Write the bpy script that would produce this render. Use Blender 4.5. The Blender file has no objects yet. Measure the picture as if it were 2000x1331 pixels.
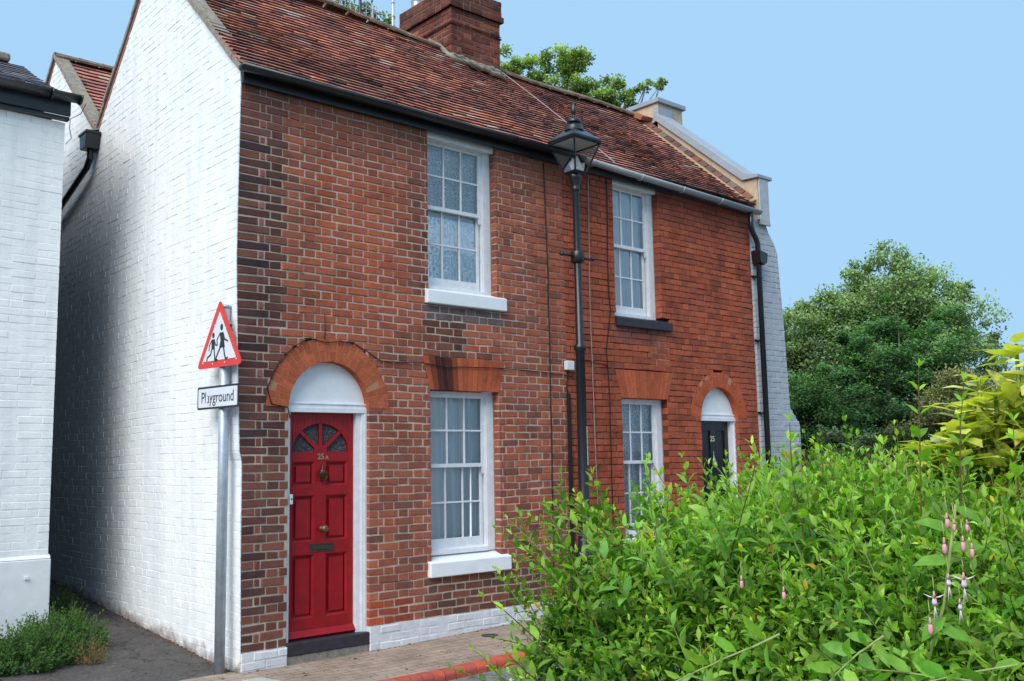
import bpy, math, random
import numpy as np
from mathutils import Vector, Matrix

random.seed(7)
rng = np.random.default_rng(11)
scene = bpy.context.scene
COL = scene.collection
PI = math.pi

# ------------------------------------------------------------------ helpers
class MB:
    """collects vertices, faces, a colour per vertex and a material index per face"""
    def __init__(s):
        s.v = []; s.f = []; s.c = []; s.m = []
    def add(s, vs, fs, col=(1, 1, 1), m=0):
        b = len(s.v)
        s.v += [tuple(map(float, p)) for p in vs]
        s.c += [tuple(col)] * len(vs)
        for f in fs:
            s.f.append(tuple(i + b for i in f)); s.m.append(m)
    def box(s, x0, x1, y0, y1, z0, z1, col=(1, 1, 1), m=0):
        vs = [(x0, y0, z0), (x1, y0, z0), (x1, y1, z0), (x0, y1, z0),
              (x0, y0, z1), (x1, y0, z1), (x1, y1, z1), (x0, y1, z1)]
        fs = [(0, 3, 2, 1), (4, 5, 6, 7), (0, 1, 5, 4), (1, 2, 6, 5), (2, 3, 7, 6), (3, 0, 4, 7)]
        s.add(vs, fs, col, m)
    def obox(s, o, u, v, w, col=(1, 1, 1), m=0):
        o, u, v, w = map(np.array, (o, u, v, w))
        vs = [o, o + u, o + u + v, o + v, o + w, o + u + w, o + u + v + w, o + v + w]
        fs = [(0, 3, 2, 1), (4, 5, 6, 7), (0, 1, 5, 4), (1, 2, 6, 5), (2, 3, 7, 6), (3, 0, 4, 7)]
        s.add(vs, fs, col, m)
    def prism(s, pts, off, col=(1, 1, 1), m=0):
        """polygon pts (3d) extruded by off"""
        n = len(pts); off = np.array(off, float)
        a = [np.array(p, float) for p in pts]
        vs = a + [p + off for p in a]
        fs = [tuple(range(n)), tuple(range(2 * n - 1, n - 1, -1))]
        for i in range(n):
            j = (i + 1) % n
            fs.append((i, i + n, j + n, j))
        s.add(vs, fs, col, m)
    def tube(s, pts, r, n=8, col=(1, 1, 1), m=0, cap=True, close=False):
        pts = [np.array(p, float) for p in pts]
        rs = r if hasattr(r, '__len__') else [r] * len(pts)
        vs = []; fs = []
        t0 = pts[1] - pts[0]; t0 /= np.linalg.norm(t0) + 1e-9
        up = np.array([0, 0, 1.]) if abs(t0[2]) < .9 else np.array([1., 0, 0])
        a = np.cross(t0, up); a /= np.linalg.norm(a)
        for i, p in enumerate(pts):
            if i == 0: t = pts[1] - pts[0]
            elif i == len(pts) - 1: t = pts[-1] - pts[-2]
            else: t = pts[i + 1] - pts[i - 1]
            t = t / (np.linalg.norm(t) + 1e-9)
            a = a - (a @ t) * t; a /= np.linalg.norm(a) + 1e-9
            b = np.cross(t, a)
            for k in range(n):
                an = 2 * PI * k / n
                vs.append(p + rs[i] * (math.cos(an) * a + math.sin(an) * b))
        for i in range(len(pts) - 1):
            for k in range(n):
                k2 = (k + 1) % n
                fs.append((i * n + k, i * n + k2, (i + 1) * n + k2, (i + 1) * n + k))
        if cap:
            fs.append(tuple(range(n - 1, -1, -1)))
            fs.append(tuple(range((len(pts) - 1) * n, len(pts) * n)))
        s.add(vs, fs, col, m)
    def lathe(s, c, prof, n=16, col=(1, 1, 1), m=0, ang=0., lean=(0, 0)):
        """prof: list of (r, z) up the axis at c"""
        vs = []; fs = []
        for r, z in prof:
            for k in range(n):
                an = ang + 2 * PI * k / n
                vs.append((c[0] + r * math.cos(an) + lean[0] * z, c[1] + r * math.sin(an) + lean[1] * z, c[2] + z))
        for i in range(len(prof) - 1):
            for k in range(n):
                k2 = (k + 1) % n
                fs.append((i * n + k, i * n + k2, (i + 1) * n + k2, (i + 1) * n + k))
        fs.append(tuple(range(n - 1, -1, -1)))
        fs.append(tuple(range((len(prof) - 1) * n, len(prof) * n)))
        s.add(vs, fs, col, m)
    def build(s, name, mats, parent=None, smooth=False, bevel=0):
        me = bpy.data.meshes.new(name)
        me.from_pydata(s.v, [], s.f)
        return finish(me, name, mats, parent, np.array(s.c, np.float32), s.m, smooth, bevel)

def finish(me, name, mats, parent, cols, mi=None, smooth=False, bevel=0):
    if not isinstance(mats, (list, tuple)): mats = [mats]
    for mm in mats: me.materials.append(mm)
    if mi is not None and len(mats) > 1:
        me.polygons.foreach_set('material_index', np.array(mi, np.int32))
    if cols is not None:
        at = me.color_attributes.new('Col', 'FLOAT_COLOR', 'POINT')
        c4 = np.ones((len(cols), 4), np.float32); c4[:, :3] = cols
        at.data.foreach_set('color', c4.ravel())
    if smooth:
        me.polygons.foreach_set('use_smooth', np.ones(len(me.polygons), bool))
    me.update()
    o = bpy.data.objects.new(name, me); COL.objects.link(o)
    if bevel:
        b = o.modifiers.new('Bevel', 'BEVEL'); b.width = bevel; b.segments = 2; b.limit_method = 'ANGLE'
    if parent is not None: o.parent = parent
    return o

def thing(name, label, cat, loc=(0, 0, 0), group=None):
    o = bpy.data.objects.new(name, None); COL.objects.link(o)
    o.location = loc; o.empty_display_size = .1
    o['label'] = label; o['category'] = cat
    if group: o['group'] = group
    return o
def tag(o, label=None, cat=None, group=None, kind=None):
    if label: o['label'] = label
    if cat: o['category'] = cat
    if group: o['group'] = group
    if kind: o['kind'] = kind
    return o
def rel(parent, o):
    """keep geometry built in world coordinates when its thing's empty is elsewhere"""
    o.matrix_parent_inverse = Matrix.Translation(parent.location).inverted()
    return o

def text_mesh(body, size, name, mat, parent, M, extrude=.001, bold=0.0):
    cu = bpy.data.curves.new('t', 'FONT'); cu.body = body; cu.size = size
    cu.extrude = extrude; cu.offset = bold; cu.align_x = 'CENTER'; cu.align_y = 'CENTER'
    o = bpy.data.objects.new('t', cu); COL.objects.link(o)
    bpy.context.view_layer.update()
    dg = bpy.context.evaluated_depsgraph_get()
    me = bpy.data.meshes.new_from_object(o.evaluated_get(dg))
    bpy.data.objects.remove(o); bpy.data.curves.remove(cu)
    me.transform(M); me.materials.clear(); me.materials.append(mat)
    me.name = name
    t = bpy.data.objects.new(name, me); COL.objects.link(t)
    if parent is not None: t.parent = parent
    return t

# ------------------------------------------------------------------ materials
def mat(name):
    m = bpy.data.materials.new(name); m.use_nodes = True
    nt = m.node_tree; b = nt.nodes['Principled BSDF']
    return m, nt, b
def node(nt, t, **kw):
    n = nt.nodes.new(t)
    for k, v in kw.items():
        if hasattr(n, k): setattr(n, k, v)
    return n
def noise(nt, scale, detail=4, rough=.6, coord=None, vec=None):
    n = nt.nodes.new('ShaderNodeTexNoise')
    n.inputs['Scale'].default_value = scale; n.inputs['Detail'].default_value = detail
    n.inputs['Roughness'].default_value = rough
    if vec is not None: nt.links.new(vec, n.inputs['Vector'])
    return n
def pos(nt):
    g = nt.nodes.new('ShaderNodeNewGeometry'); return g.outputs['Position']
def ramp(nt, src, stops):
    r = nt.nodes.new('ShaderNodeValToRGB')
    while len(r.color_ramp.elements) < len(stops): r.color_ramp.elements.new(.5)
    for e, (p, c) in zip(r.color_ramp.elements, stops):
        e.position = p; e.color = (*c, 1) if len(c) == 3 else c
    nt.links.new(src, r.inputs['Fac']); return r
def mixc(nt, a, b, fac, mode='MIX'):
    m = nt.nodes.new('ShaderNodeMix'); m.data_type = 'RGBA'; m.blend_type = mode
    for s, i in ((fac, 0), (a, 6), (b, 7)):
        if isinstance(s, (int, float)): m.inputs[i].default_value = s
        elif isinstance(s, tuple): m.inputs[i].default_value = (*s, 1)
        else: nt.links.new(s, m.inputs[i])
    return m.outputs[2]
def bump(nt, b, h, strength=.4, dist=.01):
    n = nt.nodes.new('ShaderNodeBump'); n.inputs['Strength'].default_value = strength
    n.inputs['Distance'].default_value = dist
    nt.links.new(h, n.inputs['Height']); nt.links.new(n.outputs[0], b.inputs['Normal'])
def math_n(nt, op, a, b=None, clamp=False):
    m = nt.nodes.new('ShaderNodeMath'); m.operation = op; m.use_clamp = clamp
    for s, i in ((a, 0), (b, 1)):
        if s is None: continue
        if isinstance(s, (int, float)): m.inputs[i].default_value = s
        else: nt.links.new(s, m.inputs[i])
    return m.outputs[0]

def attr_mat(name, rough=.9, spec=.2, n1=(60, .75, 1.25), n2=(9, .85, 1.12), bmp=(.5, .004, 120), extra=None):
    """vertex colour multiplied by two scales of noise"""
    m, nt, b = mat(name)
    a = node(nt, 'ShaderNodeAttribute'); a.attribute_name = 'Col'
    p = pos(nt)
    c = a.outputs['Color']
    for sc, lo, hi in (n1, n2):
        nn = noise(nt, sc, 5, .65, vec=p)
        r = ramp(nt, nn.outputs['Fac'], [(.25, (lo,) * 3), (.75, (hi,) * 3)])
        c = mixc(nt, c, r.outputs[0], 1., 'MULTIPLY')
    if extra: c = extra(nt, c, p)
    nt.links.new(c, b.inputs['Base Color'])
    b.inputs['Roughness'].default_value = rough
    b.inputs['Specular IOR Level'].default_value = spec
    h = noise(nt, bmp[2], 5, .7, vec=p)
    bump(nt, b, h.outputs['Fac'], bmp[0], bmp[1])
    return m

def brick_extra(nt, c, p):
    # whitish salts / dust and dark soot in patches
    n = noise(nt, 1.7, 4, .7, vec=p)
    r = ramp(nt, n.outputs['Fac'], [(.56, (0, 0, 0)), (.75, (.2,) * 3)])
    c = mixc(nt, c, (.33, .2, .17), r.outputs[0])
    n = noise(nt, 2.3, 5, .65, vec=p)
    r = ramp(nt, n.outputs['Fac'], [(.3, (.62,) * 3), (.5, (1.,) * 3)])
    c = mixc(nt, c, r.outputs[0], 1., 'MULTIPLY')
    n = noise(nt, 210, 2, .5, vec=p)
    r = ramp(nt, n.outputs['Fac'], [(.3, (.55,) * 3), (.42, (1.,) * 3), (.68, (1.,) * 3), (.8, (1.5,) * 3)])
    c = mixc(nt, c, r.outputs[0], .8, 'MULTIPLY')
    h = node(nt, 'ShaderNodeHueSaturation'); h.inputs['Saturation'].default_value = 1.0; h.inputs['Value'].default_value = 1.16; h.inputs['Hue'].default_value = .5035
    nt.links.new(c, h.inputs['Color']); return h.outputs[0]
M_BRICK = attr_mat('brick', .92, .15, (70, .68, 1.22), (14, .82, 1.14), (.8, .006, 90), brick_extra)
M_MORTAR = attr_mat('mortar', .95, .1, (90, .72, 1.2), (5, .7, 1.15), (.8, .005, 110))

def white_wall():
    m, nt, b = mat('white_painted_brick')
    p = pos(nt)
    sx = node(nt, 'ShaderNodeSeparateXYZ'); nt.links.new(p, sx.inputs[0])
    n1 = noise(nt, 3, 6, .7, vec=p)
    c = ramp(nt, n1.outputs['Fac'], [(.3, (.80, .81, .82)), (.7, (.88, .88, .875))]).outputs[0]
    # fine flecks where paint has chipped
    n3 = noise(nt, 38, 3, .6, vec=p)
    chip = ramp(nt, n3.outputs['Fac'], [(.73, (0,) * 3), (.77, (.7,) * 3)]).outputs[0]
    c = mixc(nt, c, (.33, .28, .25), chip)
    # grime rising from the ground
    n2 = noise(nt, 7, 5, .7, vec=p)
    h = math_n(nt, 'ADD', math_n(nt, 'MULTIPLY', sx.outputs['Z'], -3.2), n2.outputs['Fac'])
    h = math_n(nt, 'ADD', h, math_n(nt, 'MULTIPLY', sx.outputs['Y'], .22))
    g = ramp(nt, h, [(.5, (0,) * 3), (.9, (.85,) * 3)]).outputs[0]
    c = mixc(nt, c, (.2, .13, .1), g)
    # soft vertical streaks
    mp = node(nt, 'ShaderNodeMapping'); mp.inputs['Scale'].default_value = (6, 6, .5)
    nt.links.new(p, mp.inputs[0])
    n4 = noise(nt, 1.3, 4, .6, vec=mp.outputs[0])
    st = ramp(nt, n4.outputs['Fac'], [(.35, (.9, .91, .92)), (.6, (1, 1, 1))]).outputs[0]
    c = mixc(nt, c, st, 1., 'MULTIPLY')
    nt.links.new(c, b.inputs['Base Color']); b.inputs['Roughness'].default_value = .62
    nb = noise(nt, 26, 7, .72, vec=p)
    bump(nt, b, nb.outputs['Fac'], .5, .012)
    return m
M_WHITE = white_wall()

def plain(name, col, rough=.5, spec=.5, var=.12, scale=8, bmp=0., bs=60, metal=0):
    m, nt, b = mat(name)
    p = pos(nt); n = noise(nt, scale, 5, .65, vec=p)
    lo = tuple(x * (1 - var) for x in col); hi = tuple(min(1, x * (1 + var)) for x in col)
    r = ramp(nt, n.outputs['Fac'], [(.3, lo), (.7, hi)])
    nt.links.new(r.outputs[0], b.inputs['Base Color'])
    b.inputs['Roughness'].default_value = rough; b.inputs['Specular IOR Level'].default_value = spec
    b.inputs['Metallic'].default_value = metal
    if bmp:
        h = noise(nt, bs, 6, .7, vec=p); bump(nt, b, h.outputs['Fac'], bmp, .006)
    return m
def woodpaint():
    m, nt, b = mat('white_gloss_paint'); p = pos(nt)
    n = noise(nt, 12, 6, .7, vec=p)
    c = ramp(nt, n.outputs['Fac'], [(.3, (.66, .67, .7)), (.62, (.8, .8, .82))]).outputs[0]
    n = noise(nt, 60, 4, .7, vec=p)
    k = ramp(nt, n.outputs['Fac'], [(.66, (0,) * 3), (.72, (.45,) * 3)]).outputs[0]
    c = mixc(nt, c, (.42, .41, .4), k)
    nt.links.new(c, b.inputs['Base Color']); b.inputs['Roughness'].default_value = .4
    h = noise(nt, 50, 5, .6, vec=p); bump(nt, b, h.outputs['Fac'], .25, .003)
    return m
M_WOOD = woodpaint()
M_SILL = plain('white_sill_paint', (.82, .83, .84), .5, .4, .06, 6, .5, 40)
M_RED = plain('red_door_paint', (.31, .005, .010), .38, .35, .22, 9, .25, 30)
M_STEP = plain('black_step_paint', (.035, .028, .038), .55, .4, .3, 14, .5, 40)
M_BLACK = plain('black_gloss_paint', (.012, .014, .018), .3, .5, .3, 9, .15, 40)
M_BLACKDOOR = plain('black_door_paint', (.012, .014, .016), .3, .5, .3, 9, .1, 40)
M_BRASS = plain('aged_brass', (.23, .13, .075), .45, .5, .3, 60, .3, 90, .8)
M_CREAM = plain('yellow_cream_number', (.6, .5, .3), .5, .4, .1, 20)
M_GREYPIPE = plain('grey_plastic_gutter', (.33, .35, .37), .45, .4, .12, 6, .1, 30)
M_LEAD = plain('lead_coping', (.3, .34, .39), .5, .4, .1, 5, .3, 30)
M_RENDER = plain('beige_render', (.5, .395, .28), .95, .1, .2, 6, .9, 90)
M_GREYWALL = plain('grey_painted_wall', (.43, .45, .49), .8, .2, .1, 9, .8, 60)
M_MORTARL = plain('mortar_fillet', (.26, .23, .19), .95, .1, .35, 16, 1., 40)
M_GALV = plain('galvanised_steel', (.36, .41, .46), .42, .5, .18, 14, .12, 40, .35)
M_DARK = plain('dark_interior', (.03, .03, .035), .9, .1)
M_PLASTICW = plain('white_plastic', (.72, .74, .76), .4, .5, .05)
M_CABLE = plain('black_cable', (.015, .013, .012), .6, .3)
M_CABLEW = plain('pale_cable', (.3, .27, .26), .6, .3)
M_ALU = plain('aluminium', (.55, .57, .6), .35, .5, .1, 20, 0, 10, .6)
M_POT = plain('cream_chimney_pot', (.55, .45, .28), .8, .2, .15, 20)
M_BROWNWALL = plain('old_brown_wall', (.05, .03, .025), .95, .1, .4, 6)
M_BARK = plain('bark', (.16, .14, .12), .95, .1, .3, 20, .8, 30)
M_BARKP = plain('pale_bark', (.42, .41, .38), .95, .1, .25, 20, .5, 30)

def tile_extra(nt, c, p):
    n = noise(nt, 45, 4, .7, vec=p)
    r = ramp(nt, n.outputs['Fac'], [(.6, (0,) * 3), (.72, (.5,) * 3)])
    c = mixc(nt, c, (.3, .27, .2), r.outputs[0])
    n = noise(nt, 1.1, 4, .7, vec=p)
    r = ramp(nt, n.outputs['Fac'], [(.35, (.72,) * 3), (.6, (1.05,) * 3)])
    c = mixc(nt, c, r.outputs[0], 1., 'MULTIPLY')
    h = node(nt, 'ShaderNodeHueSaturation'); h.inputs['Saturation'].default_value = .95; h.inputs['Value'].default_value = 1.03; h.inputs['Hue'].default_value = .506
    nt.links.new(c, h.inputs['Color']); return h.outputs[0]
M_TILE = attr_mat('clay_tile', .9, .15, (90, .65, 1.3), (20, .8, 1.15), (.6, .005, 110), tile_extra)
M_SLATE = attr_mat('roof_slate', .7, .35, (40, .7, 1.25), (12, .85, 1.1), (.4, .004, 60))
M_ATTR = attr_mat('painted_surface', .7, .3, (60, .88, 1.1), (10, .92, 1.06), (.1, .002, 60))

def glass_mat(nm='window_glass', tc=(.97, .98, .99), k=1.25):
    m, nt, b = mat(nm); nt.nodes.remove(b)
    out = nt.nodes['Material Output']
    tr = node(nt, 'ShaderNodeBsdfTransparent'); tr.inputs[0].default_value = (*tc, 1)
    gl = node(nt, 'ShaderNodeBsdfGlossy'); gl.inputs['Roughness'].default_value = .03
    fr = node(nt, 'ShaderNodeFresnel'); fr.inputs[0].default_value = 1.6
    n = noise(nt, 2.2, 2, .5, vec=pos(nt))
    bp = node(nt, 'ShaderNodeBump'); bp.inputs['Strength'].default_value = .12; bp.inputs['Distance'].default_value = .02
    nt.links.new(n.outputs['Fac'], bp.inputs['Height']); nt.links.new(bp.outputs[0], gl.inputs['Normal'])
    f = math_n(nt, 'MULTIPLY', fr.outputs[0], k, True)
    mx = node(nt, 'ShaderNodeMixShader'); nt.links.new(f, mx.inputs[0])
    nt.links.new(tr.outputs[0], mx.inputs[1]); nt.links.new(gl.outputs[0], mx.inputs[2])
    nt.links.new(mx.outputs[0], out.inputs[0]); return m
M_GLASS = glass_mat(); M_GLASSU = glass_mat('sky_reflecting_glass', (.93, .96, .98), 2.6); M_LGLASS = glass_mat('lantern_glass', (.96, .97, .98), .6)

def curtain_mat(name, lace, col):
    m, nt, b = mat(name); p = pos(nt)
    b.inputs['Base Color'].default_value = (*col, 1); b.inputs['Roughness'].default_value = .9
    b.inputs['Specular IOR Level'].default_value = .1
    out = nt.nodes['Material Output']
    tr = node(nt, 'ShaderNodeBsdfTransparent')
    mx = node(nt, 'ShaderNodeMixShader')
    if lace:
        v = node(nt, 'ShaderNodeTexVoronoi'); v.inputs['Scale'].default_value = 18; v.feature = 'DISTANCE_TO_EDGE'
        nn = noise(nt, 18, 3, .6, vec=p)
        vv = node(nt, 'ShaderNodeVectorMath'); vv.operation = 'ADD'
        sc = node(nt, 'ShaderNodeVectorMath'); sc.operation = 'SCALE'; sc.inputs['Scale'].default_value = .12
        nt.links.new(nn.outputs['Color'], sc.inputs[0]); nt.links.new(p, vv.inputs[0]); nt.links.new(sc.outputs[0], vv.inputs[1])
        nt.links.new(vv.outputs[0], v.inputs['Vector'])
        f = ramp(nt, v.outputs['Distance'], [(.04, (1.,) * 3), (.10, (.45,) * 3), (.2, (.55,) * 3), (.27, (.98,) * 3)]).outputs[0]
    else:
        nn = noise(nt, 30, 2, .5, vec=p)
        f = ramp(nt, nn.outputs['Fac'], [(.3, (.97,) * 3), (.7, (1.,) * 3)]).outputs[0]
    nt.links.new(f, mx.inputs[0]); nt.links.new(tr.outputs[0], mx.inputs[1]); nt.links.new(b.outputs[0], mx.inputs[2])
    nt.links.new(mx.outputs[0], out.inputs[0]); return m
M_NET = curtain_mat('net_curtain', False, (.93, .95, .97))
M_LACE = curtain_mat('lace_curtain', True, (.95, .96, .98))

def leaf_mat(name, rough=.42, trans=.35, spec=.5, veins=False):
    m, nt, b = mat(name)
    a = node(nt, 'ShaderNodeAttribute'); a.attribute_name = 'Col'
    p = pos(nt); n = noise(nt, 55 if not veins else 22, 3, .6, vec=p)
    r = ramp(nt, n.outputs['Fac'], [(.3, (.8,) * 3), (.7, (1.2,) * 3)])
    c = mixc(nt, a.outputs['Color'], r.outputs[0], 1., 'MULTIPLY')
    if veins:   # yellow-cream blotches
        n2 = noise(nt, 60, 5, .8, vec=p)
        r2 = ramp(nt, n2.outputs['Fac'], [(.46, (0,) * 3), (.56, (.8,) * 3)])
        c = mixc(nt, c, (.62, .56, .16), r2.outputs[0])
    nt.links.new(c, b.inputs['Base Color'])
    b.inputs['Roughness'].default_value = rough; b.inputs['Specular IOR Level'].default_value = spec
    t = node(nt, 'ShaderNodeBsdfTranslucent')
    c2 = mixc(nt, c, (1.5, 1.7, .5), 1., 'MULTIPLY'); nt.links.new(c2, t.inputs[0])
    mx = node(nt, 'ShaderNodeMixShader'); mx.inputs[0].default_value = trans
    nt.links.new(b.outputs[0], mx.inputs[1]); nt.links.new(t.outputs[0], mx.inputs[2])
    nt.links.new(mx.outputs[0], nt.nodes['Material Output'].inputs[0])
    return m
M_LEAF = leaf_mat('hedge_leaf', .5, .42, .35)
M_LEAFT = leaf_mat('tree_leaf', .6, .3, .25)
M_AUCUBA = leaf_mat('variegated_leaf', .35, .3, .5, True)

def asphalt(name, col, sc=160):
    m, nt, b = mat(name); p = pos(nt)
    n = noise(nt, sc, 3, .7, vec=p)
    c = ramp(nt, n.outputs['Fac'], [(.3, tuple(x * .55 for x in col)), (.55, col), (.78, tuple(x * 2. for x in col))]).outputs[0]
    n = noise(nt, 3, 6, .7, vec=p)
    r = ramp(nt, n.outputs['Fac'], [(.3, (.6,) * 3), (.7, (1.25,) * 3)]).outputs[0]
    c = mixc(nt, c, r, 1., 'MULTIPLY')
    nn = noise(nt, 4, 4, .6, vec=p); sc2 = node(nt, 'ShaderNodeVectorMath'); sc2.operation = 'SCALE'; sc2.inputs['Scale'].default_value = .5
    ad = node(nt, 'ShaderNodeVectorMath'); nt.links.new(nn.outputs['Color'], sc2.inputs[0]); nt.links.new(p, ad.inputs[0]); nt.links.new(sc2.outputs[0], ad.inputs[1])
    vo = node(nt, 'ShaderNodeTexVoronoi'); vo.feature = 'DISTANCE_TO_EDGE'; vo.inputs['Scale'].default_value = .9; nt.links.new(ad.outputs[0], vo.inputs['Vector'])
    c = mixc(nt, c, ramp(nt, vo.outputs['Distance'], [(.004, (.35,) * 3), (.014, (1,) * 3)]).outputs[0], 1., 'MULTIPLY')
    n5 = noise(nt, 26, 4, .7, vec=p); c = mixc(nt, c, ramp(nt, n5.outputs['Fac'], [(.36, (.65,) * 3), (.5, (1,) * 3), (.68, (1.25,) * 3)]).outputs[0], 1., 'MULTIPLY')
    nt.links.new(c, b.inputs['Base Color']); b.inputs['Roughness'].default_value = .9
    h = noise(nt, sc * .8, 3, .7, vec=p); bump(nt, b, h.outputs['Fac'], .8, .006)
    return m
M_ROAD = asphalt('road_asphalt', (.17, .165, .165))
M_ALLEY = asphalt('alley_asphalt', (.075, .066, .062), 75)
def paving():
    m, nt, b = mat('block_paving'); p = pos(nt)
    mp = node(nt, 'ShaderNodeMapping'); mp.inputs['Rotation'].default_value = (0, 0, .03)
    nt.links.new(p, mp.inputs[0])
    br = node(nt, 'ShaderNodeTexBrick'); br.inputs['Scale'].default_value = 1
    br.inputs['Brick Width'].default_value = .2; br.inputs['Row Height'].default_value = .1
    br.inputs['Mortar Size'].default_value = .004; br.inputs['Mortar Smooth'].default_value = .3
    br.inputs['Color1'].default_value = (.30, .215, .165, 1); br.inputs['Color2'].default_value = (.36, .27, .21, 1)
    br.inputs['Mortar'].default_value = (.12, .1, .085, 1)
    nt.links.new(mp.outputs[0], br.inputs['Vector'])
    c = br.outputs['Color']
    n = noise(nt, 150, 3, .7, vec=p)
    r = ramp(nt, n.outputs['Fac'], [(.3, (.68,) * 3), (.52, (1,) * 3), (.75, (1.5,) * 3)]).outputs[0]
    c = mixc(nt, c, r, 1., 'MULTIPLY')
    n = noise(nt, 2.4, 6, .7, vec=p)
    r = ramp(nt, n.outputs['Fac'], [(.35, (.62, .64, .6)), (.6, (1.05,) * 3)]).outputs[0]
    c = mixc(nt, c, r, 1., 'MULTIPLY')
    nt.links.new(c, b.inputs['Base Color']); b.inputs['Roughness'].default_value = .92
    h = math_n(nt, 'SUBTRACT', n.outputs['Fac'], br.outputs['Fac'])
    bump(nt, b, h, .5, .006); return m
M_PAVE = paving()
M_SOIL = plain('soil_grass', (.06, .08, .035), .95, .1, .5, 4, .8, 20)
M_LINE = asphalt('cream_line_paint', (.5, .46, .3), 60)
M_KERB = attr_mat('red_kerb_brick', .8, .3, (60, .75, 1.2), (10, .8, 1.15), (.5, .004, 80))

# ------------------------------------------------------------------ brickwork
G = .0755
def lin(r, g, b):
    f = lambda x: ((x / 255 + .055) / 1.055) ** 2.4 if x > 10 else x / 255 / 12.92
    return (f(r), f(g), f(b))
LXP = [(-.5, 0), (.15, 0), (.8, -.012), (1.64, -.014), (1.74, -.038), (2.28, -.058), (2.9, -.078), (3.45, -.092), (4.4, -.084), (5., -.077), (8., -.075)]
def lx(z):
    for (a, b), (c, d) in zip(LXP[:-1], LXP[1:]):
        if z <= c: return b + (d - b) * (z - a) / (c - a)
    return LXP[-1][1]
def course_wall(mb, org, U, N, u0, u1, v0, v1, excl, colorfn, mcol, bm=0, mm=1, recess=.007, depth=.11,
                joint=.01, jit=.0015, start_closer=True, bev=.004, bond='flemish', urange=None, sag=None, nshift=None):
    """Flemish-bond bricks as real blocks with a recessed mortar bed.  U along, z up, N outward."""
    org, U, N = (np.array(a, float) for a in (org, U, N)); Z = np.array([0, 0, 1.])
    i = 0; v = v0
    def P(u, w, n):
        dz = sag(u, w) if sag else 0
        if nshift: n = n + nshift(u, w)
        return org + U * u + Z * (w + dz) + N * n
    while v < v1 - .005:
        vt = min(v + G, v1)
        a, b = (u0, u1) if urange is None else urange((v + vt) / 2)
        spans = [(a, b)]
        for (e0, e1) in excl(v, vt):
            ns = []
            for (s0, s1) in spans:
                if e1 <= s0 or e0 >= s1: ns.append((s0, s1)); continue
                if e0 > s0: ns.append((s0, e0))
                if e1 < s1: ns.append((e1, s1))
            spans = ns
        # bricks: lay out from u0
        seq = []
        u = u0
        if bond == 'flemish':
            if i % 2 == 0: pat = ['S', 'H']; first = []
            else: pat = ['S', 'H']; first = ['H', 'C'] if start_closer else ['H']
            L = {'S': .215, 'H': .1025, 'C': .046}
            k = 0
            while u < u1:
                t = first[k] if k < len(first) else pat[(k - len(first)) % 2]
                seq.append((u, u + L[t], t)); u += L[t] + joint; k += 1
        else:
            off = (i % 2) * .11; u -= off
            while u < u1:
                seq.append((u, u + .215, 'S')); u += .225
        seq[0] = (seq[0][0] - .12,) + tuple(seq[0][1:])
        for (s0, s1) in spans:
            if s1 - s0 < .012: continue
            # mortar bed
            n0 = -recess; e = .004
            col = mcol((s0 + s1) / 2, v) if callable(mcol) else mcol
            nseg = max(1, int((s1 - s0) / .35)) if (callable(mcol) or sag) else 1
            for q in range(nseg):
                q0 = s0 + (s1 - s0) * q / nseg + (e if q == 0 else 0); q1 = s0 + (s1 - s0) * (q + 1) / nseg - (e if q == nseg - 1 else 0)
                col = mcol((q0 + q1) / 2, v) if callable(mcol) else mcol
                vs = [P(q0, v, n0), P(q1, v, n0), P(q1, vt, n0), P(q0, vt, n0), P(q0, v, -depth), P(q1, v, -depth), P(q1, vt, -depth), P(q0, vt, -depth)]
                fs = [(0, 1, 2, 3), (5, 4, 7, 6), (3, 2, 6, 7), (1, 0, 4, 5)]
                if q == nseg - 1: fs.append((1, 5, 6, 2))
                if q == 0: fs.append((4, 0, 3, 7))
                mb.add(vs, fs, col, mm)
            for (b0, b1, t) in seq:
                c0 = max(b0, s0); c1 = min(b1, s1)
                if c1 - c0 < .018: continue
                jt = joint * .5
                w0 = v + jt + random.uniform(-1, 1) * jit; w1 = vt - jt + random.uniform(-1, 1) * jit
                if w1 - w0 < .01: continue
                f = max(-.0025, min(.003, random.gauss(0, jit)))
                if c0 != s0: c0 += random.uniform(-1, 1) * jit
                if c1 != s1: c1 += random.uniform(-1, 1) * jit
                j = lambda: random.uniform(-1, 1) * jit
                tl = random.gauss(0, .0012)
                outer = [P(c0, w0 + j(), f - bev), P(c1, w0 + j(), f - bev), P(c1, w1 + j(), f - bev), P(c0, w1 + j(), f - bev)]
                g = bev * .9
                inner = [P(c0 + g + j() * .4, w0 + g, f + tl), P(c1 - g + j() * .4, w0 + g, f - tl), P(c1 - g, w1 - g + j() * .4, f - tl), P(c0 + g, w1 - g, f + tl)]
                back = [P(c0, w0, -depth - .001), P(c1, w0, -depth - .001), P(c1, w1, -depth - .001), P(c0, w1, -depth - .001)]
                fs = [(4, 5, 6, 7)]
                for q in range(4):
                    r = (q + 1) % 4
                    fs.append((q, r, r + 4, q + 4)); fs.append((q + 8, r + 8, r, q))
                mb.add(outer + inner + back, fs, colorfn((c0 + c1) / 2, (w0 + w1) / 2, t, i), bm)
        v += G; i += 1

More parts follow.
